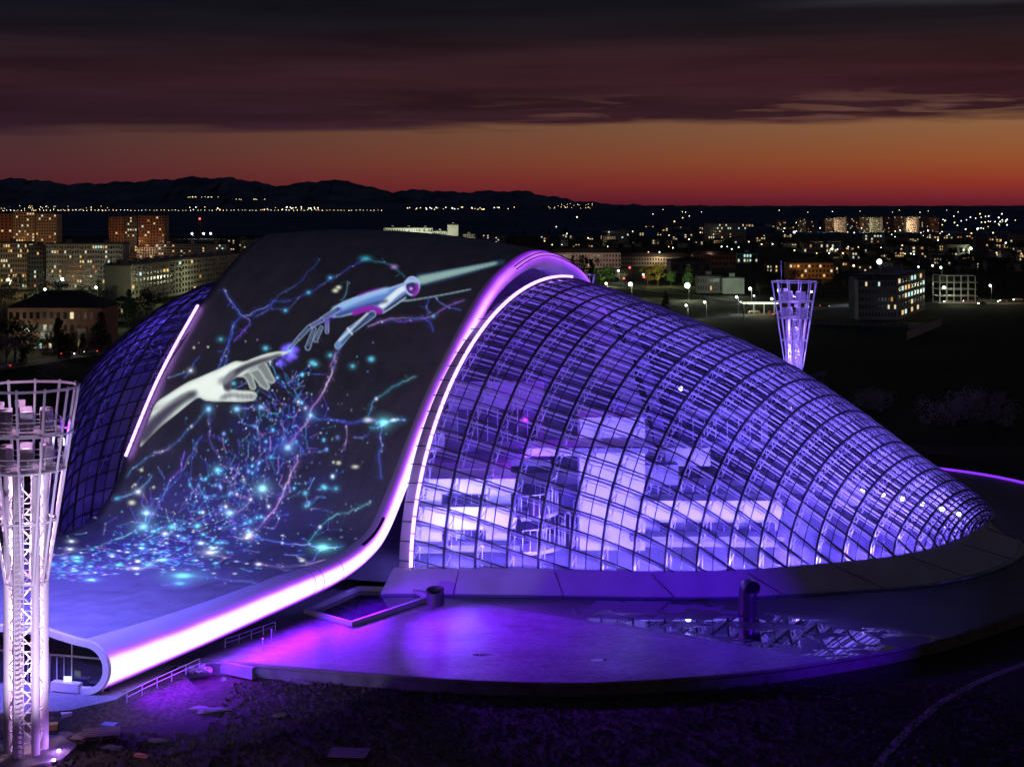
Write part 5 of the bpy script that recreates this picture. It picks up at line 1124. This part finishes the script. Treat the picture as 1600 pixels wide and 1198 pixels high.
# small houses and sheds between the trees
kinds = [('tiled', BRICK), ('pale', PALE), ('grey', GREY), ('sand', SAND)]
rows_ = [(378, 388, 860, 1240, 16), (386, 398, 1180, 1590, 16), (400, 412, 1300, 1600, 14), (414, 428, 1300, 1600, 9), (368, 376, 830, 1240, 16), (372, 380, 1400, 1600, 12), (352, 362, 1000, 1240, 12), (420, 434, 1180, 1330, 6)]
rown = ['rooftop row beyond the pinkish terrace', 'house row below the horizon towers', 'house row behind the construction frame', 'nearest house row above the modern office', 'farthest low roof row in the middle', 'farthest low roof row at right', 'dim suburb row on the plain', 'roof row around the amber lit building']
def ordw(i): return (ordn[:12] + ['thirteenth', 'fourteenth', 'fifteenth', 'sixteenth'])[i]
for r_, (ya, yb_, xa, xb, n_) in enumerate(rows_):
    for i in range(n_):
        x = xa + (xb - xa) * (i + rc.uniform(.2, .8)) / n_; yb = rc.uniform(ya, yb_); wpx = rc.uniform(10, 22) * (1.0 if yb > 385 else .7); hp = rc.uniform(5, 8) * 2400 / gy(yb)
        kn, kc = rc.choice(kinds); lit = rc.choice([0, .15, .3, .5, .7])
        blk('%s house, %s from the left in the %s' % (kn, ordw(i), rown[r_]), x, x + wpx, yb - hp, yb, 10, kc, 2, max(2, int(wpx / 3.5)), lit, roof=rc.choice([2.2, 2.8]), cat='house', name='house', group='small houses in the ' + rown[r_], off_frac=.4)
# ------------------------------------------------------------------ petrol station and yard
pgy = gy(492); gp = Vector(foot(1160, pgy) + (G0,)); t = empty('petrol_station', gp); tag(t, 'petrol station with a brightly lit flat canopy beside the far tower', 'petrol station'); wg = 56 * pgy / FPX
MB().box((wg / 2, 4, 5.6), (wg, 9, .5)).build('canopy', mat('canopy_white', (.7, .7, .65), .5), t); MB().box((wg / 2, 4, 5.3), (wg * .96, 8, .08)).build('canopy_light', mat('canopy_glow', (.2, .2, .2), emit=(.95, 1, .72), estr=2.5), t)
MB().box((wg / 2, -.55, 5.62), (wg, .08, .9)).build('fascia', mat('fascia_glow', (.3, .3, .3), emit=(.95, 1, .70), estr=1.4), t)
for i in range(4): MB().bar((1.2 + i * (wg - 2.4) / 3, 4, 0), (1.2 + i * (wg - 2.4) / 3, 4, 5.3), .2).build('column', cm_, t)
for i in range(3): MB().box((3.5 + i * (wg - 7) / 2, 4, .8), (.7, 1.1, 1.6)).build('pump', mat('pump_red', (.5, .1, .06), .4), t)
# streets
asph = mat('asphalt', (.06, .06, .062), .85, noise=.2, nscale=.3)
def road(pts, w_, name='road', m=asph, z=.03):
    pc_ = spline([Vector((x, y, 0)) for x, y in pts], 8); rows = []
    for i, p in enumerate(pc_):
        tg = (pc_[min(i + 1, len(pc_) - 1)] - pc_[max(i - 1, 0)]).normalized(); nn = Vector((-tg.y, tg.x, 0)); rows.append([p - nn * w_ / 2 + Vector((0, 0, G0 + z)), p + nn * w_ / 2 + Vector((0, 0, G0 + z))])
    tag(MB().grid(rows).build(name, m), kind='structure'); return pc_
r1 = [foot(-330, gy(606)), foot(-100, gy(588)), foot(0, gy(574)), foot(80, gy(562)), foot(160, gy(549)), foot(260, gy(534)), foot(420, gy(512))]
road(r1, 10); road([(x, y - 13) for x, y in r1], 2.2, 'pavement', mat('pavement_slab', (.2, .2, .2), .8), .05)
road([foot(900, gy(500)), foot(1010, gy(503)), foot(1120, gy(496)), foot(1230, gy(487)), foot(1310, gy(478)), foot(1400, gy(473)), foot(1500, gy(474)), foot(1650, gy(473)), foot(1800, gy(470))], 12)
road([foot(840, gy(447)), foot(960, gy(449)), foot(1090, gy(462)), foot(1150, gy(470)), foot(1240, gy(474))], 8)
# pale fence in the field
fa, fb = Vector(foot(1418, gy(531)) + (G0,)), Vector(foot(1470, gy(510)) + (G0,)); t = empty('fence', fa); tag(t, 'pale slatted fence running back across the dark field', 'fence'); pf = mat('pale_fence', (.5, .5, .48), .8)
for k in range(20): MB().bar((fb - fa) * k / 19, (fb - fa) * k / 19 + Vector((0, 0, 3.4)), .12).build('post', pf, t)
MB().add([Vector((0, 0, .3)), fb - fa + Vector((0, 0, .3)), fb - fa + Vector((0, .06, 3.2)), Vector((0, .06, 3.2)), Vector((0, .12, .3)), fb - fa + Vector((0, .12, .3))], [(0, 1, 2, 3)]).build('panel', pf, t)
fa, fb = Vector(foot(1262, gy(507)) + (G0,)), Vector(foot(1418, gy(512)) + (G0,)); t = empty('fence', fa); tag(t, 'long dim field wall left of the pale slatted fence', 'fence')
for k in range(16): MB().bar((fb - fa) * k / 15, (fb - fa) * k / 15 + Vector((0, 0, 1.9)), .15).build('post', facade_mat(*DARKC), t)
MB().sweep([Vector((0, .1, .9)), fb - fa + Vector((0, .1, .9))], .08, 4, r2=.8).build('panel', facade_mat(*GREY), t)
# ------------------------------------------------------------------ cars
def car(px, py, rz, col, label, toward=True):
    p = Vector(foot(px, gy(py)) + (G0 + .06,)); t = empty('car', p, rz); tag(t, label, 'car', 'cars with their lights on'); bm_ = mat('car_' + label.split()[0], col, .25, spec=.6)
    prof = [(-2.15, .35), (-2.2, .75), (-1.9, .95), (-1.35, 1.0), (-.75, 1.42), (.75, 1.45), (1.45, 1.02), (2.1, .9), (2.2, .55), (2.1, .3)]
    rows = [[Vector((x, y, z)) for x, z in prof] for y in (-.85, .85)]; mb = MB().grid(rows); mb.add([Vector((x, -.85, z)) for x, z in prof], [tuple(range(len(prof)))]); mb.add([Vector((x, .85, z)) for x, z in prof], [tuple(reversed(range(len(prof))))]); mb.build('body', bm_, t)
    for s_ in (-1, 1):
        MB().add([(-1.2, s_ * .87, 1.0), (1.25, s_ * .87, 1.0), (.7, s_ * .87, 1.38), (-.7, s_ * .87, 1.36)], [(0, 1, 2, 3)]).build('side_window', offm, t)
        for x in (-1.35, 1.35):
            w_ = MB().cyl((0, 0, -.11), .34, .22, 14).build('wheel', darkm, t); w_.location = (x, s_ * .78, .34); w_.rotation_euler = (R(90), 0, 0)
        MB().box((2.2, s_ * .6, .68), (.08, .36, .2)).build('headlight', mat('headlight_glow', (.3, .3, .3), emit=(1, .97, .8), estr=22), t)
        MB().box((-2.2, s_ * .62, .78), (.06, .34, .16)).build('tail_light', mat('tail_glow', (.2, 0, 0), emit=(1, .06, .02), estr=7), t)
for a in ((5, 575, R(186), (.6, .6, .6), 'silver car with bright headlights at the left edge of the street', 1), (142, 552, R(188), (.5, .5, .52), 'pale car passing the corner shop on the left street'), (106, 556, R(8), (.08, .09, .12), 'dark car behind the trees on the left street'),
          (1178, 489, R(175), (.6, .55, .5), 'white car under the petrol station canopy'), (1288, 480, R(8), (.1, .1, .1), 'black car right of the far tower, its tail lights glowing red'), (1215, 494, R(5), (.4, .05, .03), 'red car left of the far tower near the petrol station'), (1482, 473, R(184), (.6, .6, .6), 'white car parked at the lit yard below the construction frame'),
          (1512, 472, R(170), (.4, .1, .05), 'orange car in the lit yard'), (1566, 473, R(176), (.3, .3, .35), 'grey car on the right hand road'), (1590, 470, R(180), (.7, .6, .3), 'yellowish car at the right edge'), (1535, 476, R(190), (.05, .05, .06), 'dark car in front of the grey one on the right')): car(*a[:5])
# ------------------------------------------------------------------ street lamps
polem = mat('lamp_pole', (.2, .2, .2), .5); GL = {}
def bulb(r_, kind):
    k = (r_, kind)
    if k not in GL:
        bm = bmesh.new(); bmesh.ops.create_icosphere(bm, subdivisions=2, radius=r_); me = bpy.data.meshes.new('bulb'); bm.to_mesh(me); bm.free()
        col = {'w': (.86, 1, .84), 'c': (.75, .95, 1), 'y': (1, .82, .40), 'o': (1, .55, .18), 'r': (1, .06, .05)}[kind]; me.materials.append(mat('bulb_' + kind, (.2, .2, .2), emit=col, estr=6)); GL[k] = me
    return GL[k]
def street_lamp(px, py, kind, label, r_=.5, h=8.0, power=0, group='street lamps of the town', arm=True):
    z = G0 + h; Y = FPX * (CH - z) / (py - HOR); t = empty('street_lamp', foot(px, Y) + (G0,)); tag(t, label, 'street lamp', group)
    MB().sweep([Vector((.9 if arm else 0, .25, 0)), Vector((.9 if arm else 0, .25, h - .6)), Vector((.5 if arm else 0, .2, h + .1)), Vector((0, .1, h + r_))], .09, 5).build('pole', polem, t)
    o = bpy.data.objects.new('lamp_head', bulb(r_, kind)); C.objects.link(o); o.parent = t; o.location = (0, 0, h)
    if power:
        col = {'w': (.85, 1, .7), 'c': (.8, .95, 1), 'y': (1, .8, .4), 'o': (1, .5, .15), 'r': (1, 0, 0)}[kind]; x, y = foot(px, Y); lamp('street_light', 'POINT', (x, y - 1.5, z - .6), power * .22, col, .6)
SL = [(13, 437, 'w', .8, 30000, 'in front of the orange lit slab'), (97, 436, 'w', .9, 30000, 'in front of the long grey block'), (70, 452, 'w', .6, 12000, 'behind the villa roof at its middle'), (150, 449, 'w', .7, 16000, 'at the right end of the long grey block'), (41, 514, 'w', .5, 9000, 'left one of the two before the villa'), (112, 505, 'w', .5, 9000, 'right one of the two before the villa'),
      (966, 423, 'c', .8, 20000, 'between the green trees'), (985, 444, 'w', 1.1, 26000, 'on the low wall below the green trees'), (947, 443, 'y', .7, 14000, 'at the foot of the leftmost green tree'), (1074, 446, 'w', 1.5, 60000, 'brightest one at the foot of the lone fir'), (1072, 477, 'w', .5, 5000, 'left one of two behind the glass slope'), (1101, 472, 'w', .6, 6000, 'right one of two behind the glass slope'),
      (1172, 451, 'w', .8, 16000, 'right of the white hall'), (1178, 462, 'w', .4, 0, 'right of the petrol station sign'), (1151, 464, 'c', .6, 8000, 'left of the petrol station'), (1206, 467, 'w', .6, 0, 'just left of the far tower'), (1268, 456, 'y', .5, 0, 'just right of the far tower'), (1331, 452, 'c', .7, 9000, 'beside the dark office wing'), (1349, 451, 'c', .6, 9000, 'before the dark office wing'), (1374, 409, 'w', 2.0, 90000, 'large white one in the middle of the right hand town'), (1334, 415, 'y', .7, 0, 'left of the large white one'),
      (1475, 449, 'w', .8, 22000, 'beside the construction frame'), (1547, 446, 'w', .6, 12000, 'at the right end of the lit yard'), (1241, 363, 'w', 1.6, 0, 'left of the tower row on the horizon'), (1457, 415, 'w', .7, 0, 'above the construction frame, left'), (1470, 418, 'w', .8, 6000, 'above the construction frame, middle'), (1435, 417, 'c', .6, 0, 'above the modern office'), (1528, 358, 'w', 2.2, 0, 'largest of the far right cluster'), (1517, 388, 'w', 1.1, 20000, 'left of the dark chimney block'),
      (1572, 380, 'w', 1.2, 20000, 'right of the dark chimney block'), (1300, 389, 'y', 1.1, 16000, 'beside the bright terraced windows'), (1006, 433, 'r', .6, 0, 'red traffic one between the trees'), (1005, 429, 'w', .6, 0, 'small white one right of the red traffic light'), (984, 418, 'r', .7, 0, 'upper red one between the trees'), (975, 435, 'r', .5, 0, 'lowest red one between the trees'), (300, 365, 'c', 1.6, 30000, 'left one of the three white lamps under the mast'), (318, 365, 'c', 1.6, 30000, 'middle one of the three white lamps under the mast'), (329, 365, 'c', 1.6, 30000, 'right one of the three white lamps under the mast')]
for x, y, k, r_, pw, w_ in SL: street_lamp(x, y, k, 'street lamp ' + w_ if 'one' not in w_ else 'street lamp, ' + w_, r_, power=pw)
# radio mast with a red light
ym = 1900; t = empty('radio_mast', foot(312, ym) + (G0,)); tag(t, 'radio mast with a red top light behind the low long block', 'mast'); mz = CH - (342 - HOR) * ym / FPX - G0
for a, b in ((-1, -1), (1, -1), (1, 1), (-1, 1)): MB().bar((a * 2.6, b * 2.6, 0), (a * .6, b * .6, mz), .25).build('leg', polem, t)
for k in range(7): zz = mz * k / 7; s_ = 2.6 - 2 * k / 7; MB().sweep([(-s_, -s_, zz), (s_, -s_, zz), (s_, s_, zz), (-s_, s_, zz)], .15, 4, closed=True).build('brace', polem, t)
o = bpy.data.objects.new('warning_light', bulb(1.3, 'r')); C.objects.link(o); o.parent = t; o.location = (0, 0, mz)
# far lamps across the plain and on the hillside
far_n = [0]
def far_lamp(px, py, kind, r_px, label, group, Y, nm='far_lamp'):
    z = CH - (py - HOR) * Y / FPX; t = empty(nm, foot(px, Y) + (z,)); tag(t, label, 'lamp', group)
    o = bpy.data.objects.new('bulb', bulb(1.0, kind)); C.objects.link(o); o.parent = t; o.scale = (r_px * Y / FPX,) * 3
rf = random.Random(17)
for i in range(104): far_lamp(4 + i * 5.75 + rf.uniform(-1, 1), 328.6 - .2 * math.sin(i) + rf.uniform(-.4, .4), rf.choice('yyyoyw'), rf.uniform(.30, .46), 'one of the evenly spaced yellow lamps along the far straight road', 'lamps along the far straight road', 15000)
for i in range(46): far_lamp(abs(rf.gauss(60, 70)), rf.uniform(321.5, 331), rf.choice('yow'), rf.uniform(.25, .42), 'one of the scattered lamps above the far left road', 'scattered lamps above the far left road', 15500)
for i in range(30): far_lamp(rf.uniform(410, 500) if i < 22 else rf.uniform(283, 345), rf.uniform(323.5, 328), rf.choice('yow'), rf.uniform(.35, .62), 'one of the clustered village lamps below the hills', 'village lamps below the hills', 15500)
for i in range(34): far_lamp(rf.uniform(636, 812), rf.uniform(323.8, 327.5), rf.choice('yow'), rf.uniform(.34, .66), 'one of the bright village lamps at the end of the hills', 'village lamps at the end of the hills', 15500)
for i in range(22): far_lamp(rf.uniform(294, 343) if i < 14 else rf.uniform(362, 414), rf.uniform(307.6, 308.6) if i < 14 else rf.uniform(310.8, 312.4), 'y', .32, 'one of the small lamps up on the dark hillside', 'lamps on the hillside', 25500)
for i in range(28): far_lamp(rf.uniform(855, 930), rf.uniform(318, 326), rf.choice('yo'), .30, 'one of the faint lamps where the hills meet the plain', 'lamps at the foot of the last hill', 20000)
for i in range(110):
    py = rf.uniform(334, 398); far_lamp(rf.uniform(1215, 1600) if i % 3 else rf.uniform(850, 1215), py, rf.choice('yowwc'), rf.uniform(.5, .95), 'one of the small town lamps scattered between the houses', 'town lamps between the houses', FPX * 44 / (py - HOR), 'town_lamp')
for i in range(26): far_lamp(rf.uniform(1468, 1590), rf.uniform(336.5, 352), rf.choice('ywc'), rf.uniform(.45, .8), 'one of the lamps of the far right suburb on the horizon', 'lamps of the far right suburb', 2900 + i * 10, 'town_lamp')
for i in range(14): far_lamp(rf.uniform(1000, 1560), rf.uniform(327.5, 333), rf.choice('yw'), rf.uniform(.35, .5), 'one of the lone lamps out on the dark plain', 'lone lamps on the plain', 6500)
# ------------------------------------------------------------------ unseen point lamps added to light the facades and park trees
for (px, Y, z, e, col) in ((-30, 1480, 15, 260000, (1, .45, .16)), (60, 1480, 15, 230000, (1, .55, .25)), (20, 880, 6, 130000, (1, .5, .18)), (200, 1500, 14, 100000, (1, .5, .22)), (235, 1500, 14, 60000, (1, .6, .35)), (130, 890, 8, 60000, (.9, 1, .75)), (185, 890, 8, 40000, (.9, .95, .8)), (250, 800, 8, 60000, (.95, 1, .6)), (330, 900, 8, 60000, (.95, 1, .6)), (300, 1420, 8, 90000, (.9, .95, .8)),
                           (185, 640, 6, 22000, (.7, 1, .6)), (60, 525, 8, 9000, (1, .6, .5)), (640, 1890, 12, 1300000, (.9, 1, .72)), (700, 1890, 12, 500000, (.9, 1, .72)), (890, 1225, 10, 130000, (1, .78, .6)), (940, 1225, 10, 130000, (1, .78, .6)), (1030, 1310, 10, 70000, (1, .8, .55)), (1110, 1290, 10, 60000, (1, .6, .45)), (1262, 1060, 8, 45000, (1, .5, .15)), (1300, 3000, 12, 420000, (1, .72, .5)), (1350, 3000, 12, 500000, (.95, 1, .7)), (1420, 3000, 12, 480000, (1, .75, .5)), (1458, 3000, 12, 350000, (1, .7, .5)),
                           (1420, 672, 6, 4500, (.8, .95, 1)), (1495, 800, 5, 26000, (.95, 1, .7)), (1368, 2100, 7, 240000, (.9, 1, .85)), (1285, 1850, 7, 160000, (1, 1, .8)), (1570, 820, 5, 18000, (1, .8, .4)), (1188, 715, 4, 20000, (.95, 1, .7)), (1490, 1650, 10, 90000, (.95, .9, .6)), (940, 984, 4, 22000, (.75, 1, .4)), (955, 984, 4, 30000, (.75, 1, .4)), (1020, 984, 4, 32000, (1, .85, .35)), (1047, 986, 4, 26000, (.7, 1, .4)), (1076, 980, 4, 20000, (.75, 1, .5)), (1146, 872, 6, 60000, (.85, 1, .75)), (960, 2000, 10, 70000, (1, .9, .7)), (1130, 2330, 10, 80000, (1, .9, .7))):
    x, y = foot(px, Y); lamp('town_fill', 'POINT', (x, y, z), e * (.07 if Y > 1350 else .10), col, 1.5)
# ------------------------------------------------------------------ trees
leafm = [mat('foliage_dark', (.035, .05, .03), .9, noise=.5, nscale=.4), mat('foliage_green', (.06, .11, .04), .9, noise=.5, nscale=.4), mat('foliage_yellow', (.26, .20, .04), .9, noise=.4, nscale=.4), mat('twig_grey', (.34, .32, .32), .9)]
barkm = mat('bark', (.09, .07, .055), .9)
def crown_mesh(kind, mi, seed, n=900):
    rr = random.Random(seed); mb = MB()
    if kind == 'bare':
        def br(p, d, l, r_, dep):
            q = p + d * l; mb.bar(p, q, r_, 3)
            if dep == 0: return
            for _ in range(3 if dep > 1 else 4):
                nd = (d + Vector((rr.gauss(0, .45), rr.gauss(0, .45), rr.gauss(.12, .3)))).normalized(); br(p + d * l * rr.uniform(.5, 1), nd, l * rr.uniform(.6, .8), r_ * .6, dep - 1)
        for k in range(5): br(Vector((0, 0, .25)), Vector((rr.gauss(0, .35), rr.gauss(0, .35), 1)).normalized(), .27, .010, 4)
        return mb.mesh('crown', leafm[mi])
    clumps = []
    if kind == 'round': clumps = [(Vector((rr.gauss(0, .19), rr.gauss(0, .19), rr.uniform(.35, .88))), rr.uniform(.10, .19)) for _ in range(17)]
    elif kind == 'fir':
        for k in range(26): z = .12 + .84 * k / 26; w_ = .27 * (1 - z) ** .8; a = rr.uniform(0, 6.28); clumps.append((Vector((math.cos(a) * w_ * .6, math.sin(a) * w_ * .6, z)), .03 + w_ * .45))
    elif kind == 'bush': clumps = [(Vector((rr.gauss(0, .4), rr.gauss(0, .3), rr.uniform(.1, .6))), rr.uniform(.18, .32)) for _ in range(12)]
    for _ in range(n):
        c, r_ = rr.choice(clumps); v = Vector((rr.gauss(0, 1), rr.gauss(0, 1), rr.gauss(0, 1))).normalized() * r_ * rr.uniform(.55, 1.08); s_ = rr.uniform(.012, .032); a = Vector((rr.gauss(0, 1), rr.gauss(0, 1), rr.gauss(0, 1))).normalized(); b = a.cross(Vector((rr.gauss(0, 1), rr.gauss(0, 1), rr.gauss(0, 1)))).normalized(); p = c + v
        mb.add([p - a * s_, p + b * s_, p + a * s_, p - b * s_], [(0, 1, 2, 3)])
    return mb.mesh('crown', leafm[mi])
CM = {}
def trunk_mesh():
    if 't' not in CM:
        mb = MB(); mb.sweep([(0, 0, 0), (.006, 0, .2), (-.005, .004, .42), (0, 0, .7)], [.024, .018, .012, .004], 7)
        for a in range(5): mb.sweep([(0, 0, .25 + a * .07), (.10 * math.cos(a * 2.2), .10 * math.sin(a * 2.2), .42 + a * .07), (.17 * math.cos(a * 2.2), .17 * math.sin(a * 2.2), .55 + a * .05)], [.010, .006, .002], 5)
        CM['t'] = mb.mesh('trunk', barkm)
    return CM['t']
def tree(px, yb, hpx, kind, mi, label, group='trees of the town', nm=None, Yf=1.0):
    Y = gy(yb) * Yf; hm_ = hpx * Y / FPX; k = (kind, mi, rc.randrange(3))
    if k not in CM: CM[k] = crown_mesh(k[0], k[1], hash(k[0]) % 97 * 0 + len(CM) * 7 + 3)
    t = empty(nm or {'round': 'tree', 'fir': 'fir_tree', 'bush': 'bush', 'bare': 'bare_tree'}[kind], foot(px, Y) + (G0,), rc.uniform(0, 6.28)); tag(t, label, {'bush': 'bush'}.get(kind, 'tree'), group); t.scale = (hm_ * rc.uniform(.9, 1.2),) * 2 + (hm_,)
    for nme, me in (('trunk', trunk_mesh()), ('crown', CM[k])): o = bpy.data.objects.new(nme, me); C.objects.link(o); o.parent = t
NT = [(24, 566, 74, 'round', 0, 'dark round tree left of the villa'), (92, 560, 66, 'fir', 0, 'dark fir in front of the villa'), (34, 560, 40, 'round', 1, 'green tree lit by the left villa lamp'), (42, 566, 38, 'round', 1, 'second green tree lit by the left villa lamp'), (108, 560, 46, 'round', 1, 'green tree lit by the right villa lamp'), (158, 545, 60, 'fir', 0, 'dark fir at the right corner of the villa'), (173, 520, 80, 'bare', 3, 'tall bare tree left of the greenish lit house'),
      (201, 508, 58, 'fir', 0, 'dark fir right of the greenish lit house'), (210, 505, 44, 'round', 0, 'dark round tree beside the dark fir near the glass'), (128, 552, 40, 'bare', 3, 'bare tree behind the kiosk'), (10, 575, 60, 'bare', 3, 'bare tree at the left edge of the street'), (230, 500, 50, 'round', 0, 'dark tree right of the gable wall block'), (8, 480, 36, 'round', 0, 'dark tree behind the villa, left'), (170, 475, 30, 'round', 0, 'dark tree before the gable block'), (62, 470, 28, 'bare', 3, 'bare tree behind the villa roof'),
      (88, 612, 56, 'bare', 3, 'reddish bare bush tree behind the rim of the near tower'), (938, 446, 30, 'round', 1, 'leftmost green lit tree in the park row'), (952, 446, 34, 'round', 1, 'second green lit tree in the park row'), (972, 446, 26, 'bare', 3, 'bare tree between the green and the yellow trees'), (1012, 446, 30, 'round', 2, 'left yellow lit tree in the park row'), (1028, 446, 34, 'round', 2, 'right yellow lit tree in the park row'), (1048, 446, 24, 'round', 1, 'green tree right of the yellow ones'), (1076, 447, 36, 'fir', 1, 'lone green fir above the brightest lamp'),
      (1133, 430, 28, 'bare', 3, 'bare round tree left of the white hall'), (912, 432, 34, 'round', 0, 'dark tree at the left end of the park row'), (895, 428, 30, 'fir', 0, 'dark fir left of the park row'), (880, 425, 26, 'fir', 0, 'second dark fir left of the park row'), (925, 434, 30, 'fir', 0, 'dark fir touching the leftmost green tree'), (1041, 500, 46, 'fir', 0, 'dark fir behind the crest of the glass slope'), (1162, 500, 34, 'bare', 3, 'bare tree before the petrol station'), (1498, 432, 20, 'bare', 3, 'bare spreading tree above the construction frame'), (1512, 430, 18, 'bare', 3, 'second bare tree above the construction frame'),
      (1383, 640, 40, 'bush', 3, 'pale bare shrub in the dark field, right one of the pair'), (1360, 632, 30, 'bush', 3, 'pale bare shrub in the dark field, left one of the pair'), (1286, 612, 38, 'bare', 3, 'thin bare tree right behind the far tower'), (1490, 680, 60, 'bare', 3, 'left bare tree of the three in the field at right'), (1524, 668, 66, 'bare', 3, 'middle bare tree of the three in the field at right'), (1560, 660, 60, 'bare', 3, 'right bare tree of the three in the field at right'), (1500, 662, 34, 'bush', 0, 'dark bush below the three bare trees'), (1560, 684, 30, 'bush', 0, 'dark bush at the right of the three bare trees'), (1478, 664, 58, 'bush', 3, 'leftmost of the tall grey thicket bushes in the right field'), (1508, 656, 52, 'bush', 3, 'second grey thicket bush in the right field'), (1538, 652, 56, 'bush', 3, 'third grey thicket bush in the right field'), (1568, 664, 50, 'bush', 3, 'rightmost of the tall grey thicket bushes in the right field'), (1352, 640, 44, 'bush', 3, 'small grey thicket bush beside the pale shrubs')]
for a in NT: tree(*a)
bands = [(860, 1240, 384, 402, 26, 'dark tree among the roofs beyond the park', 16), (1240, 1600, 380, 398, 28, 'dark tree among the houses below the horizon towers', 15), (1300, 1600, 402, 432, 30, 'dark tree among the nearer houses at right', 22), (1170, 1340, 420, 470, 18, 'dark tree around the amber lit building', 24), (0, 230, 452, 480, 20, 'dark tree between the apartment blocks', 22), (0, 170, 545, 572, 8, 'dark garden tree around the villa', 30), (1530, 1600, 430, 468, 8, 'dark tree behind the lit yard', 26), (800, 1600, 352, 372, 44, 'small dark tree on the far edge of town', 9), (230, 860, 376, 400, 16, 'dark tree behind the ribbon crest', 12)]
for xa, xb, ya, yb_, n_, lb, hp in bands:
    for i in range(n_): tree(xa + (xb - xa) * (i + rc.random()) / n_, rc.uniform(ya, yb_), hp * rc.uniform(.7, 1.25), rc.choice(['round', 'round', 'fir']), 0, lb, lb.replace('tree', 'trees', 1))
